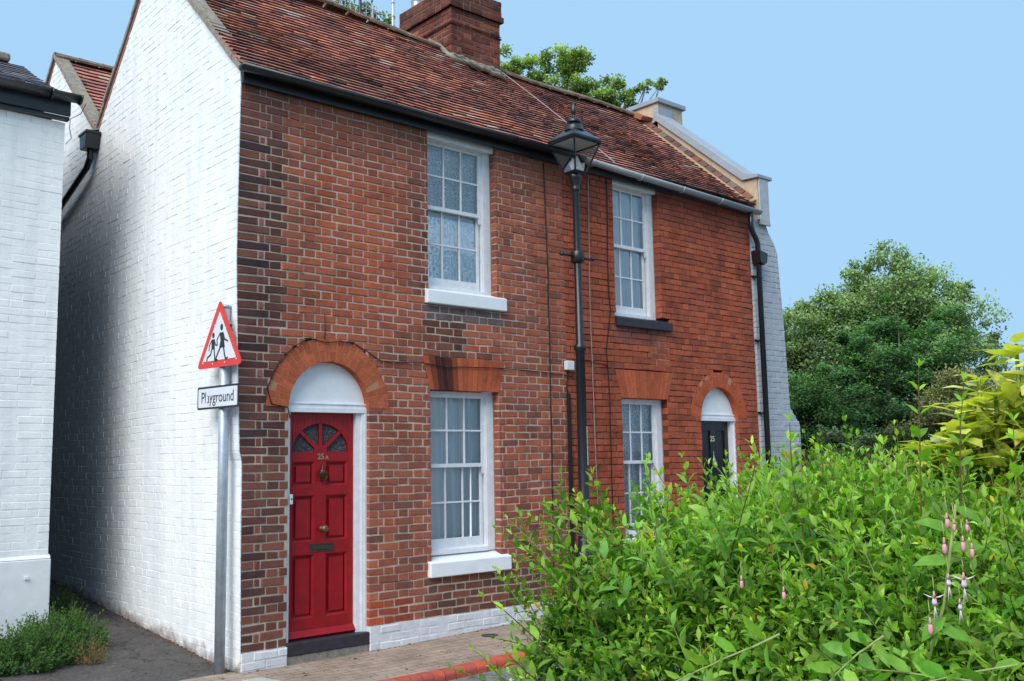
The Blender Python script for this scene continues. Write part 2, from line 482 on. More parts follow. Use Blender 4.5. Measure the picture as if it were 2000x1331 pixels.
def pick(cols, w=None):
    c = random.choices(cols, w)[0]; k = random.uniform(.88, 1.13)
    return tuple(min(1, x * k) for x in c)
ORANGE = lin(180, 98, 74); REDB = lin(166, 89, 70); DULL = lin(148, 83, 70); BROWN = lin(122, 76, 66); PURP = lin(112, 74, 72); BLUE = lin(62, 48, 56)
RED2 = lin(170, 85, 64); RED3 = lin(160, 80, 62); RED4 = lin(144, 76, 62)
def mixt(a, b, t): return tuple(x * (1 - t) + y * t for x, y in zip(a, b))
def sstep(a, b, x):
    t = max(0, min(1, (x - a) / (b - a))); return t * t * (3 - 2 * t)

def facade_color(u, v, t, i):
    if u < 3.93:
        c = mixt(pick([ORANGE, REDB, DULL, BROWN], [3, 6, 4, 1]), DULL, .25)
        k = sstep(.5, .9, u) * (1 - sstep(1.5, 1.8, u)) * sstep(2.6, 3.1, v) * (1 - sstep(4.3, 4.7, v))
        c = mixt(c, pick([lin(188, 92, 66), lin(176, 86, 64)]), k * .6)
        # dark burnt quoins at the left corner
        q = 1 - sstep(.16, .42, u + random.uniform(-.05, .05))
        if u < .30:
            if i % 2 == 0 and u < .25: c = mixt(pick([BLUE, PURP, lin(88, 56, 54)], [3, 2, 2]), BROWN, random.uniform(0, .5))
            elif t == 'C': c = pick([lin(140, 90, 88), BROWN])
            else: c = pick([BROWN, lin(104, 68, 62), lin(92, 58, 54)])
        elif q > 0: c = mixt(c, pick([BROWN, PURP]), q * .6)
        # lower pier left of the door: mauve brown, weathered
        k = (1 - sstep(.45, .6, u)) * (1 - sstep(1.5, 2.3, v)) * .85
        c = mixt(c, pick([lin(98, 66, 62), lin(112, 68, 60), lin(80, 56, 56), lin(130, 80, 68)]), k * random.uniform(.6, 1))
        # beside the upper window's left edge
        k = sstep(1.55, 1.95, u) * (1 - sstep(1.97, 2.0, u)) * sstep(3.3, 3.6, v)
        c = mixt(c, pick([BLUE, BROWN]), k * random.uniform(.3, .75))
        # soot patch under upper sill
        k = sstep(1.9, 2.02, u) * (1 - sstep(2.3, 2.6, u)) * sstep(2.68, 2.75, v) * (1 - sstep(3.1, 3.22, v))
        c = mixt(c, pick([lin(76, 54, 50), BROWN], [2, 1]), k * random.uniform(.5, .9))
        k = sstep(1.93, 1.98, u) * (1 - sstep(2.95, 3.0, u)) * sstep(3.07, 3.09, v) * (1 - sstep(3.2, 3.25, v))
        c = mixt(c, lin(112, 98, 100), k * .9)
        # damp band under the lower window and along the base
        k = sstep(1.8, 2.05, u) * (1 - sstep(3.3, 3.8, u)) * (1 - sstep(.42, .62, v))
        c = mixt(c, lin(96, 68, 60), k * random.uniform(.5, .95))
        # bright repair bricks right of the door base
        if 1.27 < u < 1.75 and v < .33: c = pick([lin(176, 78, 52), lin(160, 66, 48)])
        # duller courses below the eaves
        k = sstep(4.45, 4.8, v)
        c = mixt(c, lin(140, 84, 74), k * .55)
        # greyer wall between the openings low down
        k = sstep(1.3, 1.6, u) * (1 - sstep(1.8, 2.0, u)) * (1 - sstep(1.6, 2.4, v))
        c = mixt(c, BROWN, k * .3)
        return c
    c = pick([RED2, RED3, RED4], [5, 4, 2])
    k = sstep(4.45, 4.75, v); c = mixt(c, lin(128, 66, 58), k * .6)
    k = sstep(4.7, 4.8, u) * (1 - sstep(5.5, 5.75, u)) * sstep(2.95, 3.05, v) * (1 - sstep(3.2, 3.3, v))
    c = mixt(c, lin(128, 80, 76), k * .7)
    k = sstep(7.2, 7.45, u); c = mixt(c, lin(140, 92, 84), k * .5 * random.random())
    return c
def facade_mortar(u, v):
    a = lin(212, 196, 176); b = lin(104, 56, 44)
    if u < 3.93:
        k = sstep(4.45, 4.85, v); a = mixt(a, lin(176, 142, 124), k * .7)
        k = (1 - sstep(.4, .8, u)) * .25; a = mixt(a, lin(190, 172, 150), k)
        k = sstep(2.9, 3.7, u) * sstep(2.4, 3.4, v); a = mixt(a, lin(150, 98, 76), k * .75)
        return mixt(a, lin(180, 160, 146), random.uniform(0, .3))
    if 5.35 < u < 5.75 and 2.7 < v < 3.05: return lin(190, 160, 130)
    return mixt(b, lin(120, 70, 56), random.uniform(0, .6))

DOORS = [dict(cx=.85, zc=2.14, ri=.425, ro=.645, x0=.425, x1=1.275), dict(cx=6.73, zc=2.14, ri=.395, ro=.595, x0=6.335, x1=7.125)]
WINS = [(2.0, 2.9, .65, 2.345), (1.985, 2.9, 3.38, 5.1), (4.83, 5.66, .65, 2.345), (4.78, 5.62, 3.345, 5.1)]
SILLS = [(1.955, 3.0, .50, .66), (1.94, 3.0, 3.22, 3.375), (4.78, 5.80, .50, .66), (4.755, 5.775, 3.205, 3.33)]
FLATS = [(1.99, 2.9, 1.905, 2.995), (4.83, 5.68, 4.72, 5.80)]
def facade_excl(v0, v1):
    out = []
    vm = (v0 + v1) / 2
    for (a, b, c, d) in WINS:
        if c < vm < d: out.append((a, b))
    for (a, b, c, d) in SILLS:
        if c < vm < d: out.append((a, b))
    for (a, b, c, d) in FLATS:
        if 2.345 <= vm < 2.687:
            t = (vm - 2.345) / .34
            out.append((a + (c - a) * t + .006, b + (d - b) * t - .006))
    if vm < PL and v0 < PL - .01: out.append((.425, 9))
    for D in DOORS:
        if vm < D['zc']: out.append((D['x0'], D['x1']))
        elif vm < D['zc'] + D['ro'] - .01:
            h = vm - D['zc']; w = math.sqrt(D['ro'] ** 2 - h * h) - .008
            out.append((D['cx'] - w, D['cx'] + w))
    return out
WSAG = lambda u, v: .006 * math.sin(u * 1.3 + 1) + .003 * math.sin(u * 3.1 + v * 1.7) + .0022 * math.sin(u * 11 + v * 23) + .0015 * math.sin(u * 19 - v * 31)

h1 = thing('terraced_house', 'brick end-of-terrace house with red arched door and white painted gable side', 'house', (0, 0, -.1), 'brick terraced houses')
h2 = thing('terraced_house', 'red brick terraced house with black arched door between the red-door house and the grey buttress', 'house', (3.93, 0, -.05), 'brick terraced houses')
def P1(o): return rel(h1, o)
def P2(o): return rel(h2, o)

PL = .12
for (ua, ub, H, PP) in ((0., 3.93, h1, P1), (3.93, 7.585, h2, P2)):
    mb = MB()
    n0 = (PL - G if ua == 0 else PL)
    course_wall(mb, (0, 0, 0), (1, 0, 0), (0, -1, 0), 0., 7.585, n0, 5.08, facade_excl, facade_color, facade_mortar,
                urange=lambda v, a=ua, b=ub: (a + (lx(v) if a == 0 else 0), b), recess=.0075 if ua == 0 else .006, jit=.0027,
                joint=.0145 if ua == 0 else .008, sag=WSAG)
    PP(mb.build('front_wall', [M_BRICK, M_MORTAR], H))

# arches: door rings and flat gauged arches
def ring_arch(D, H, PP, cols):
    mb = MB(); n = 26 if D['ro'] > .6 else 24
    c = (D['cx'], D['zc'])
    mb2 = []
    for i in range(n):
        a0 = PI * i / n + .0075; a1 = PI * (i + 1) / n - .0075
        split = (i % 2 == 0)
        rs = [(D['ri'], D['ri'] + .10), (D['ri'] + .106, D['ro'])] if split else [(D['ri'], D['ri'] + .15), (D['ri'] + .156, D['ro'])]
        for (r0, r1) in rs:
            f = -.004 + random.gauss(0, .001); pts = []
            col = pick(cols); ns = 3
            for q in range(ns): a = a0 + (a1 - a0) * q / (ns - 1); pts.append((c[0] + r0 * math.cos(a), f, c[1] + r0 * math.sin(a)))
            for q in range(ns - 1, -1, -1): a = a0 + (a1 - a0) * q / (ns - 1); pts.append((c[0] + r1 * math.cos(a), f, c[1] + r1 * math.sin(a)))
            mb.prism(pts[::-1], (0, .118, 0), col, 0)
    for i in range(n):
        a0 = PI * i / n; a1 = PI * (i + 1) / n; pts = []
        for a in (a0, a1): pts.append((c[0] + (D['ri'] + .003) * math.cos(a), -.0022, c[1] + (D['ri'] + .003) * math.sin(a)))
        for a in (a1, a0): pts.append((c[0] + (D['ro'] - .003) * math.cos(a), -.0022, c[1] + (D['ro'] - .003) * math.sin(a)))
        mb.prism(pts[::-1], (0, .112, 0), lin(186, 136, 104), 1)
    return PP(mb.build('door_arch', [M_BRICK, M_MORTAR], H))
AR = [lin(184, 92, 66), lin(178, 88, 62), lin(172, 86, 62)]
ring_arch(DOORS[0], h1, P1, AR); ring_arch(DOORS[1], h2, P2, [lin(180, 84, 58), lin(174, 80, 56)])
def flat_arch(F, H, PP, dark):
    a, b, c, d = F; mb = MB(); n = 15; z0, z1 = 2.348, 2.684
    for i in range(n):
        s0 = i / n + .0035; s1 = (i + 1) / n - .0035
        f = -.004 + random.gauss(0, .001)
        col = pick(AR)
        if dark and 1 <= i <= 5: col = mixt(col, lin(64, 38, 38), [.5, .9, 1, .9, .5][i - 1])
        cut = random.choice([.33, .66, .5]) if i % 2 else 1
        for (t0, t1) in ([(0, cut - .008), (cut + .008, 1)] if cut < 1 else [(0, 1)]):
            x = lambda s, t: a + (b - a) * s + ((c + (d - c) * s) - (a + (b - a) * s)) * t
            zz = lambda t: z0 + (z1 - z0) * t
            mb.prism([(x(s0, t0), f, zz(t0)), (x(s1, t0), f, zz(t0)), (x(s1, t1), f, zz(t1)), (x(s0, t1), f, zz(t1))], (0, .12, 0), col, 0)
    mb.prism([(a + .003, 0, z0 + .003), (b - .003, 0, z0 + .003), (d - .004, 0, z1), (c + .004, 0, z1)], (0, .115, 0), lin(168, 104, 76), 1)
    PP(mb.build('window_arch', [M_BRICK, M_MORTAR], H))
flat_arch(FLATS[0], h1, P1, True); flat_arch(FLATS[1], h2, P2, False)

# plinths (painted white brick at the foot of the wall)
def plinth(x0, x1, H, PP, ztop=PL, zb=-.3):
    mb = MB()
    course_wall(mb, (0, 0, 0), (1, 0, 0), (0, -1, 0), x0, x1, ztop - G * 4, ztop - .002, lambda a, b: [], lambda *a: (.6, .6, .6), (.6, .6, .6),
                bond='stretcher', recess=.003, jit=.003, bev=.006, bm=0, mm=0, depth=.11, sag=WSAG)
    o = mb.build('plinth', [M_WHITEP], H)
    o.location = (0, -.018, 0)
    return PP(o)
M_WHITEP = plain('white_plinth_paint', (.68, .67, .69), .8, .2, .12, 10, 1., 22)
plinth(0.0, .425, h1, P1, PL - G); plinth(1.275, 3.93, h1, P1); plinth(3.93, 6.335, h2, P2); plinth(7.125, 7.58, h2, P2)

# gable side wall, white painted brick
def rake(y):
    if y < 2.11: return 5.195 + .94 * y
    if y < 3.8: return 7.178 - .92 * (y - 2.11)
    if y < 5.55: return 5.623 + .87 * (y - 3.8)
    return 7.145 - .9 * (y - 5.55)
mb = MB()
def gable_excl(v0, v1):
    vm = (v0 + v1) / 2 + .02; out = []
    ys = np.linspace(0, 8, 801); bad = np.array([rake(y) < vm for y in ys])
    i = 0
    while i < len(ys):
        if bad[i]:
            j = i
            while j + 1 < len(ys) and bad[j + 1]: j += 1
            out.append((ys[i] - .004, ys[j] + .004)); i = j + 1
        else: i += 1
    return out
course_wall(mb, (-.012, -.001, 0), (0, 1, 0), (-1, 0, 0), 0.0, 8.0, -.3, 7.3, gable_excl, lambda *a: (1, 1, 1), (1, 1, 1),
            recess=.0018, jit=.0013, bev=.003, mm=0, joint=.008, depth=.010, sag=lambda u, v: .01 * math.sin(u * 1.1) + .006 * math.sin(u * 2.7 + v), nshift=lambda u, w: -(lx(w) + (max(-.08, min(0, -.022 * w)) - lx(w)) * sstep(.05, .9, u)))
P1(mb.build('gable_wall', [M_WHITE], h1))
# inner lining and back wall keep the house dark inside
mb = MB()
mb.prism([(.001, .13, -.2), (.001, 7.9, -.2), (.001, 7.9, 4.9), (.001, 5.55, 7.04), (.001, 3.8, 5.5), (.001, 2.11, 7.07), (.001, .13, 5.15)], (.1, 0, 0)); mb.box(0.1, 3.93, 7.85, 7.95, -.2, 5.5)
P1(mb.build('rear_wall', [M_WHITE], h1))
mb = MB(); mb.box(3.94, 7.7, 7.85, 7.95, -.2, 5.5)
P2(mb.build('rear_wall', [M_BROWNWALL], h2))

# ------------------------------------------------------------------ roofs
TC = [lin(204, 126, 110), lin(186, 114, 104), lin(158, 104, 100), lin(226, 138, 104), lin(112, 88, 90), lin(204, 190, 174)]
TW1 = [5, 5, 4, 2., 1.6, 1.0]; TW2 = [2, 5, 6, .8, 3, .5]
def tiled(mb, x0, x1, yA, zA, yB, zB, w=.165, gauge=.1, th=.021, cols=TC, wts=TW1, und=.018, ragL=0, seed=0, xr=None):
    """rows of plain tiles from eave (yA,zA) to ridge (yB,zB)"""
    A = np.array([0, yA, zA]); B = np.array([0, yB, zB]); L = np.linalg.norm(B - A); S = (B - A) / L
    N = np.cross([1, 0, 0], S); N /= np.linalg.norm(N)
    if N[2] < 0: N = -N
    rows = int(L / gauge) + 1
    blot = {}
    for r in range(rows):
        s0 = r * gauge; s1 = min(s0 + gauge * 1.35, L + .02)
        x = x0 - (.5 * w if r % 2 else 0)
        while x < x1:
            a = max(x, x0); b = min(x + w - .002, x1)
            if xr: a = max(a, xr(s0 / L)[0]); b = min(b, xr(s0 / L)[1])
            x += w
            if b - a < .02: continue
            key = (int(a / .5), int(s0 / .35)); g = blot.setdefault(key, random.random())
            c = pick(cols, wts)
            c = mixt(c, cols[1], .2)
            if g > .8: c = mixt(c, pick([cols[2], cols[4]]), .5)
            elif g < .15: c = mixt(c, cols[3], .25)
            def q(u, s, n):
                h = und * (math.sin(u * 1.7 + s * 1.1 + seed) * .6 + math.sin(u * 4.3 - s * 2.3 + seed) * .25) + (-.03 * math.sin(PI * s / L))
                return tuple(np.array([u, 0, 0]) + A + S * s + N * (n + h))
            j = random.gauss(0, .0022); dz = abs(random.gauss(0, .002)); tw = random.gauss(0, .002)
            lift = th * 1.6
            top = [q(a, s0 + j, lift + dz + tw), q(b, s0 + j + random.gauss(0, .002), lift + dz - tw), q(b, s1, th * .35), q(a, s1, th * .35)]
            bot = [q(a, s0 + j, lift + dz + tw - th), q(b, s0 + j, lift + dz - tw - th), q(b, s1, -th * .65), q(a, s1, -th * .65)]
            mb.add(bot + top, [(4, 5, 6, 7), (3, 2, 1, 0), (1, 2, 6, 5), (3, 0, 4, 7)], c, 0)
            mb.add([bot[0], bot[1], top[1], top[0]], [(0, 1, 2, 3)], tuple(v * .34 for v in c), 0)  # lower edge painted darker: shade under each tile, with soot and lichen
def ridge(mb, x0, x1, y, z, dips, r=.1):
    x = x0; k = 0
    while x < x1 - .05:
        e = min(x + .31, x1)
        pts = []
        zz = lambda t: z + dips(t)
        c = pick([lin(150, 90, 66), lin(120, 100, 82), lin(128, 112, 94)], [2, 3, 3])
        vs = []; fs = []; n = 8; seg = [x, x + .05, e - .015]
        rr = [r * 1.06, r, r * .97]
        for xi, ri in zip(seg, rr):
            for q in range(n + 1):
                a = PI * q / n
                vs.append((xi, y - ri * math.cos(a) * 1.15, zz(xi) + ri * math.sin(a) * .9 - .05))
        for i in range(2):
            for q in range(n):
                A = i * (n + 1) + q; fs.append((A, A + 1, A + n + 2, A + n + 1))
        fs.append(tuple(range(n, -1, -1)))
        mb.add(vs, fs, c, 0)
        # bedding mortar lump
        for sgn in (-1,):
            for q in range(3):
                xa = x + q * .1; w = random.uniform(.015, .03)
                mb.obox((xa, y + sgn * (r * 1.15 + w), zz(xa) - .075), (.105, 0, zz(xa + .1) - zz(xa)), (0, .06, .045), (0, -.01, .028), pick([lin(140, 124, 104), lin(118, 104, 88)]), 0)
        x = e
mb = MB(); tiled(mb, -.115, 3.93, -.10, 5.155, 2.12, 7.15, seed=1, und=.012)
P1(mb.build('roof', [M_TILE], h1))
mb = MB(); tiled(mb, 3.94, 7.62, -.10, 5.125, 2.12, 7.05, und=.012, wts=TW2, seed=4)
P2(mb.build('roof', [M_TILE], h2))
mb = MB(); ridge(mb, -.12, 3.75, 2.12, 7.19, lambda t: -.02 * math.sin(t * 2.1) - .035 * max(0, t - 2.4) / 1.5 + (.03 if 1.6 < t < 2.3 else 0))
P1(mb.build('ridge_tiles', [M_TILE], h1))
mb = MB(); ridge(mb, 4.63, 7.66, 2.12, 7.085, lambda t: -.012 * math.sin(t * 2.6))
P2(mb.build('ridge_tiles', [M_TILE], h2))
# rear slopes and the second pile
mb = MB()
mb.prism([(-.1, 2.12, 7.14), (3.93, 2.12, 7.14), (3.93, 3.8, 5.57), (-.1, 3.8, 5.57)], (0, 0, -.04), TC[1])
P1(mb.build('back_roof', [M_TILE], h1))
mb = MB()
mb.prism([(3.94, 2.12, 7.04), (7.7, 2.12, 7.04), (7.7, 4.2, 5.5), (3.94, 4.2, 5.5)], (0, 0, -.04), TC[1])
P2(mb.build('back_roof', [M_TILE], h2))
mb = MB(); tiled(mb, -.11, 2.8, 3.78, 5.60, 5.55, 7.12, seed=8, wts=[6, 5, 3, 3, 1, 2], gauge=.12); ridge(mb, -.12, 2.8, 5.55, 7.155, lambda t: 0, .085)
mb.prism([(-.1, 5.55, 7.1), (3.9, 5.55, 7.1), (3.9, 7.9, 4.95), (-.1, 7.9, 4.95)], (0, 0, -.04), TC[1])
P1(mb.build('rear_roof', [M_TILE], h1))
# verge mortar along the gable edge
mb = MB()
ys = list(np.arange(-.05, 2.1, .16)) + [2.11] + list(np.arange(2.22, 3.8, .16)) + [3.8] + list(np.arange(3.9, 5.5, .16)) + [5.55] + list(np.arange(5.7, 7.9, .2))
for a, b in zip(ys[:-1], ys[1:]):
    za = rake(a) + .005; zb = rake(b) + .005
    j = random.uniform(-.006, .006)
    mb.prism([(-.125 + j, a, za - .035), (-.125 + j, b, zb - .035), (-.125 + j, b, zb + .03), (-.125 + j, a, za + .03)], (.17, 0, 0), pick([lin(128, 120, 108), lin(108, 104, 94), lin(140, 112, 96)]))
P1(mb.build('verge', [M_MORTARL], h1))

# fascia boards, gutters
def gutter(mb, x0, x1, y, z0, z1, r=.055, n=8, th=.004):
    """half round channel, centre line top at z"""
    vs = []; fs = []
    for (x, z) in ((x0, z0), (x1, z1)):
        for rr in (r, r - th):
            for q in range(n + 1):
                a = PI + PI * q / n
                vs.append((x, y + rr * math.cos(a), z + rr * math.sin(a)))
    m = n + 1
    for q in range(n):
        fs.append((q, q + 2 * m, q + 1 + 2 * m, q + 1)); fs.append((m + q, m + q + 1, m + q + 1 + 2 * m, m + q + 2 * m))
    fs.append((0, m, 3 * m, 2 * m)); fs.append((n, n + 2 * m, n + 3 * m, n + m))
    fs.append(tuple(range(0, m))); fs.append(tuple(range(3 * m - 1, 2 * m - 1, -1)))
    mb.add(vs, fs)
mb = MB(); gutter(mb, -.15, 4.14, -.145, 5.145, 5.135, .058)
for x in (.9, 2.0, 3.1): mb.tube([(x + .02 * math.cos(a), -.145 + .061 * math.cos(a), 5.145 + .061 * math.sin(a)) for a in np.linspace(PI, 2 * PI, 9)], .005, 6)
P1(mb.build('gutter', [M_BLACK], h1, True))
mb = MB(); mb.box(-.082, 3.93, -.05, -.012, 5.02, 5.16); mb.box(-.082, 3.93, -.012, .1, 5.085, 5.14); mb.box(-.082, 3.93, -.085, -.048, 5.115, 5.15)
P1(mb.build('fascia', [M_BLACK], h1, bevel=.004))
mb = MB(); gutter(mb, 4.15, 7.66, -.135, 5.13, 5.04, .056)
for x in (4.3, 5.15, 5.95, 6.75):
    zc = 5.13 - .09 * (x - 4.15) / 3.5
    mb.tube([(x, -.135 + .06 * math.cos(a), zc + .06 * math.sin(a)) for a in np.linspace(PI, 2 * PI, 9)], .012, 6)
P2(mb.build('gutter', [M_GREYPIPE], h2, True))
mb = MB(); mb.box(3.931, 7.585, -.04, -.012, 5.01, 5.12); mb.box(3.931, 7.585, -.012, .1, 5.085, 5.115)
P2(mb.build('fascia', [M_STEP], h2, bevel=.004))

# ------------------------------------------------------------------ windows
def sash_window(H, PP, x0, x1, z0, z1, zmeet, sill, curtain, cmat, stone_sill_mat, head=None, fold=7, sillproj=.05):
    zt = min(z1, 5.02)
    yf = .10
    wl = .035; wr = .10                # left box is mostly tucked behind the brick
    mb = MB()
    mb.box(x0 - .02, x0 + wl, yf, yf + .12, z0, zt)              # left box
    mb.box(x1 - wr, x1 + .004, yf, yf + .12, z0, zt)
    mb.box(x1 - wr - .012, x1 - wr, yf + .012, yf + .04, z0, zt)  # staff bead
    hh = .035 if zt < 3 else .05
    mb.box(x0 + wl, x1 - wr, yf, yf + .12, zt - hh, zt)
    if head: mb.box(x0 - .02, x1 + .004, yf - .07, yf - .003, zt - .045, zt + .04)
    mb.obox((x0 + wl, yf - .02, z0), (x1 - wr - x0 - wl, 0, 0), (0, .14, .02), (0, 0, .045))   # wooden sub sill
    fr = PP(mb.build('window', [M_WOOD], H, bevel=.003))
    a, b = x0 + wl, x1 - wr - .012
    zb = z0 + .05; ztop = zt - hh
    def sash(name, za, zc, y, rail_b, rail_t, ratio):
        s = MB(); st = .035
        s.box(a, a + st, y, y + .035, za, zc); s.box(b - st, b, y, y + .035, za, zc)
        s.box(a + st, b - st, y, y + .035, za, za + rail_b); s.box(a + st, b - st, y, y + .035, zc - rail_t, zc)
        w = (b - a - 2 * st); g0, g1 = za + rail_b, zc - rail_t
        for k in (1, 2): s.box(a + st + w * k / 3 - .009, a + st + w * k / 3 + .009, y + .004, y + .03, g0, g1)
        zc2 = g0 + (g1 - g0) * .5
        for k in range(3):
            xa = a + st + w * k / 3 + (.009 if k else 0); xb = a + st + w * (k + 1) / 3 - (.009 if k < 2 else 0)
            s.box(xa, xb, y + .005, y + .029, zc2 - .009, zc2 + .009)
        o = s.build(name, [M_WOOD], fr, bevel=.002)
        g = MB()
        g.add([(a + st, y + .018, g0), (b - st, y + .018, g0), (b - st, y + .018, g1), (a + st, y + .018, g1)], [(0, 1, 2, 3)])
        g.build('pane', [M_GLASSU if z0 > 3 else M_GLASS], fr)
        return a + st, b - st, g0, g1
    sash('upper_sash', zmeet - .02, ztop, yf + .02, .04, .03, .5)
    sash('lower_sash', zb, zmeet + .02, yf + .058, .10, .035, .5)
    # sash horns
    for xx in (a + .017, b - .017):
        hm = MB(); hm.prism([(xx - .016, yf + .018, zmeet - .02), (xx - .016, yf + .018, zmeet - .085), (xx - .016, yf + .028, zmeet - .095), (xx - .016, yf + .036, zmeet - .055), (xx - .016, yf + .05, zmeet - .02)], (.032, 0, 0))
        hm.build('sash_horn', [M_WOOD], fr)
    # curtain
    c = MB(); n = 140; vs = []; fs = []
    y0 = yf + .12
    for i in range(n + 1):
        t = i / n; x = a - .06 + (b - a + .12) * t
        d = .03 * math.sin(t * fold * 2 * PI + 1.3 * math.sin(t * 9)) + .01 * math.sin(t * 31)
        vs += [(x, y0 + d * .7, zt + .02), (x + .01 * math.sin(t * 8), y0 + d * 1.2, z0 + .9), (x + .02 * math.sin(t * 5), y0 + d * 1.5, z0)]
    for i in range(n):
        for k in range(2): fs.append((i * 3 + k, i * 3 + 3 + k, i * 3 + 4 + k, i * 3 + 1 + k))
    c.add(vs, fs); c.build('curtain', [cmat], fr, True)
    bk = MB(); bk.add([(x0 - .3, yf + .6, z0 - .3), (x1 + .3, yf + .6, z0 - .3), (x1 + .3, yf + .6, zt + .2), (x0 - .3, yf + .6, zt + .2)], [(0, 1, 2, 3)])
    # stone sill
    s = MB(); sx0, sx1, sz0, sz1 = sill
    s.prism([(sx0, -sillproj, sz0), (sx0, -sillproj, sz1 - .02), (sx0, yf + .03, sz1 + .035), (sx0, yf + .03, sz0)], (sx1 - sx0, 0, 0))
    so = PP(s.build('window_sill', [stone_sill_mat], H, bevel=.008))
    return fr
M_NETA = curtain_mat('net_curtain_ground_floor', False, (.94, .95, .96))
sash_window(h1, P1, 2.0, 2.9, .70, 2.345, 1.585, SILLS[0], True, M_NETA, M_SILL, fold=6)
sash_window(h1, P1, 1.985, 2.9, 3.38, 5.1, 4.265, SILLS[1], True, M_LACE, M_SILL, head=True, fold=4)
sash_window(h2, P2, 4.83, 5.66, .70, 2.345, 1.58, SILLS[2], True, M_LACE, M_SILL, fold=4)
sash_window(h2, P2, 4.78, 5.62, 3.345, 5.1, 4.235, SILLS[3], True, M_NET, M_STEP, head=True, fold=3)
for (a, b, c, d), H, PP in ((WINS[0], h1, P1), (WINS[1], h1, P1), (WINS[2], h2, P2), (WINS[3], h2, P2)):
    mb = MB(); mb.box(b - .003, b + .02, .088, .1, c + .06, min(d, 5.0))
    PP(mb.build('window_pointing', [M_MORTARL], H))

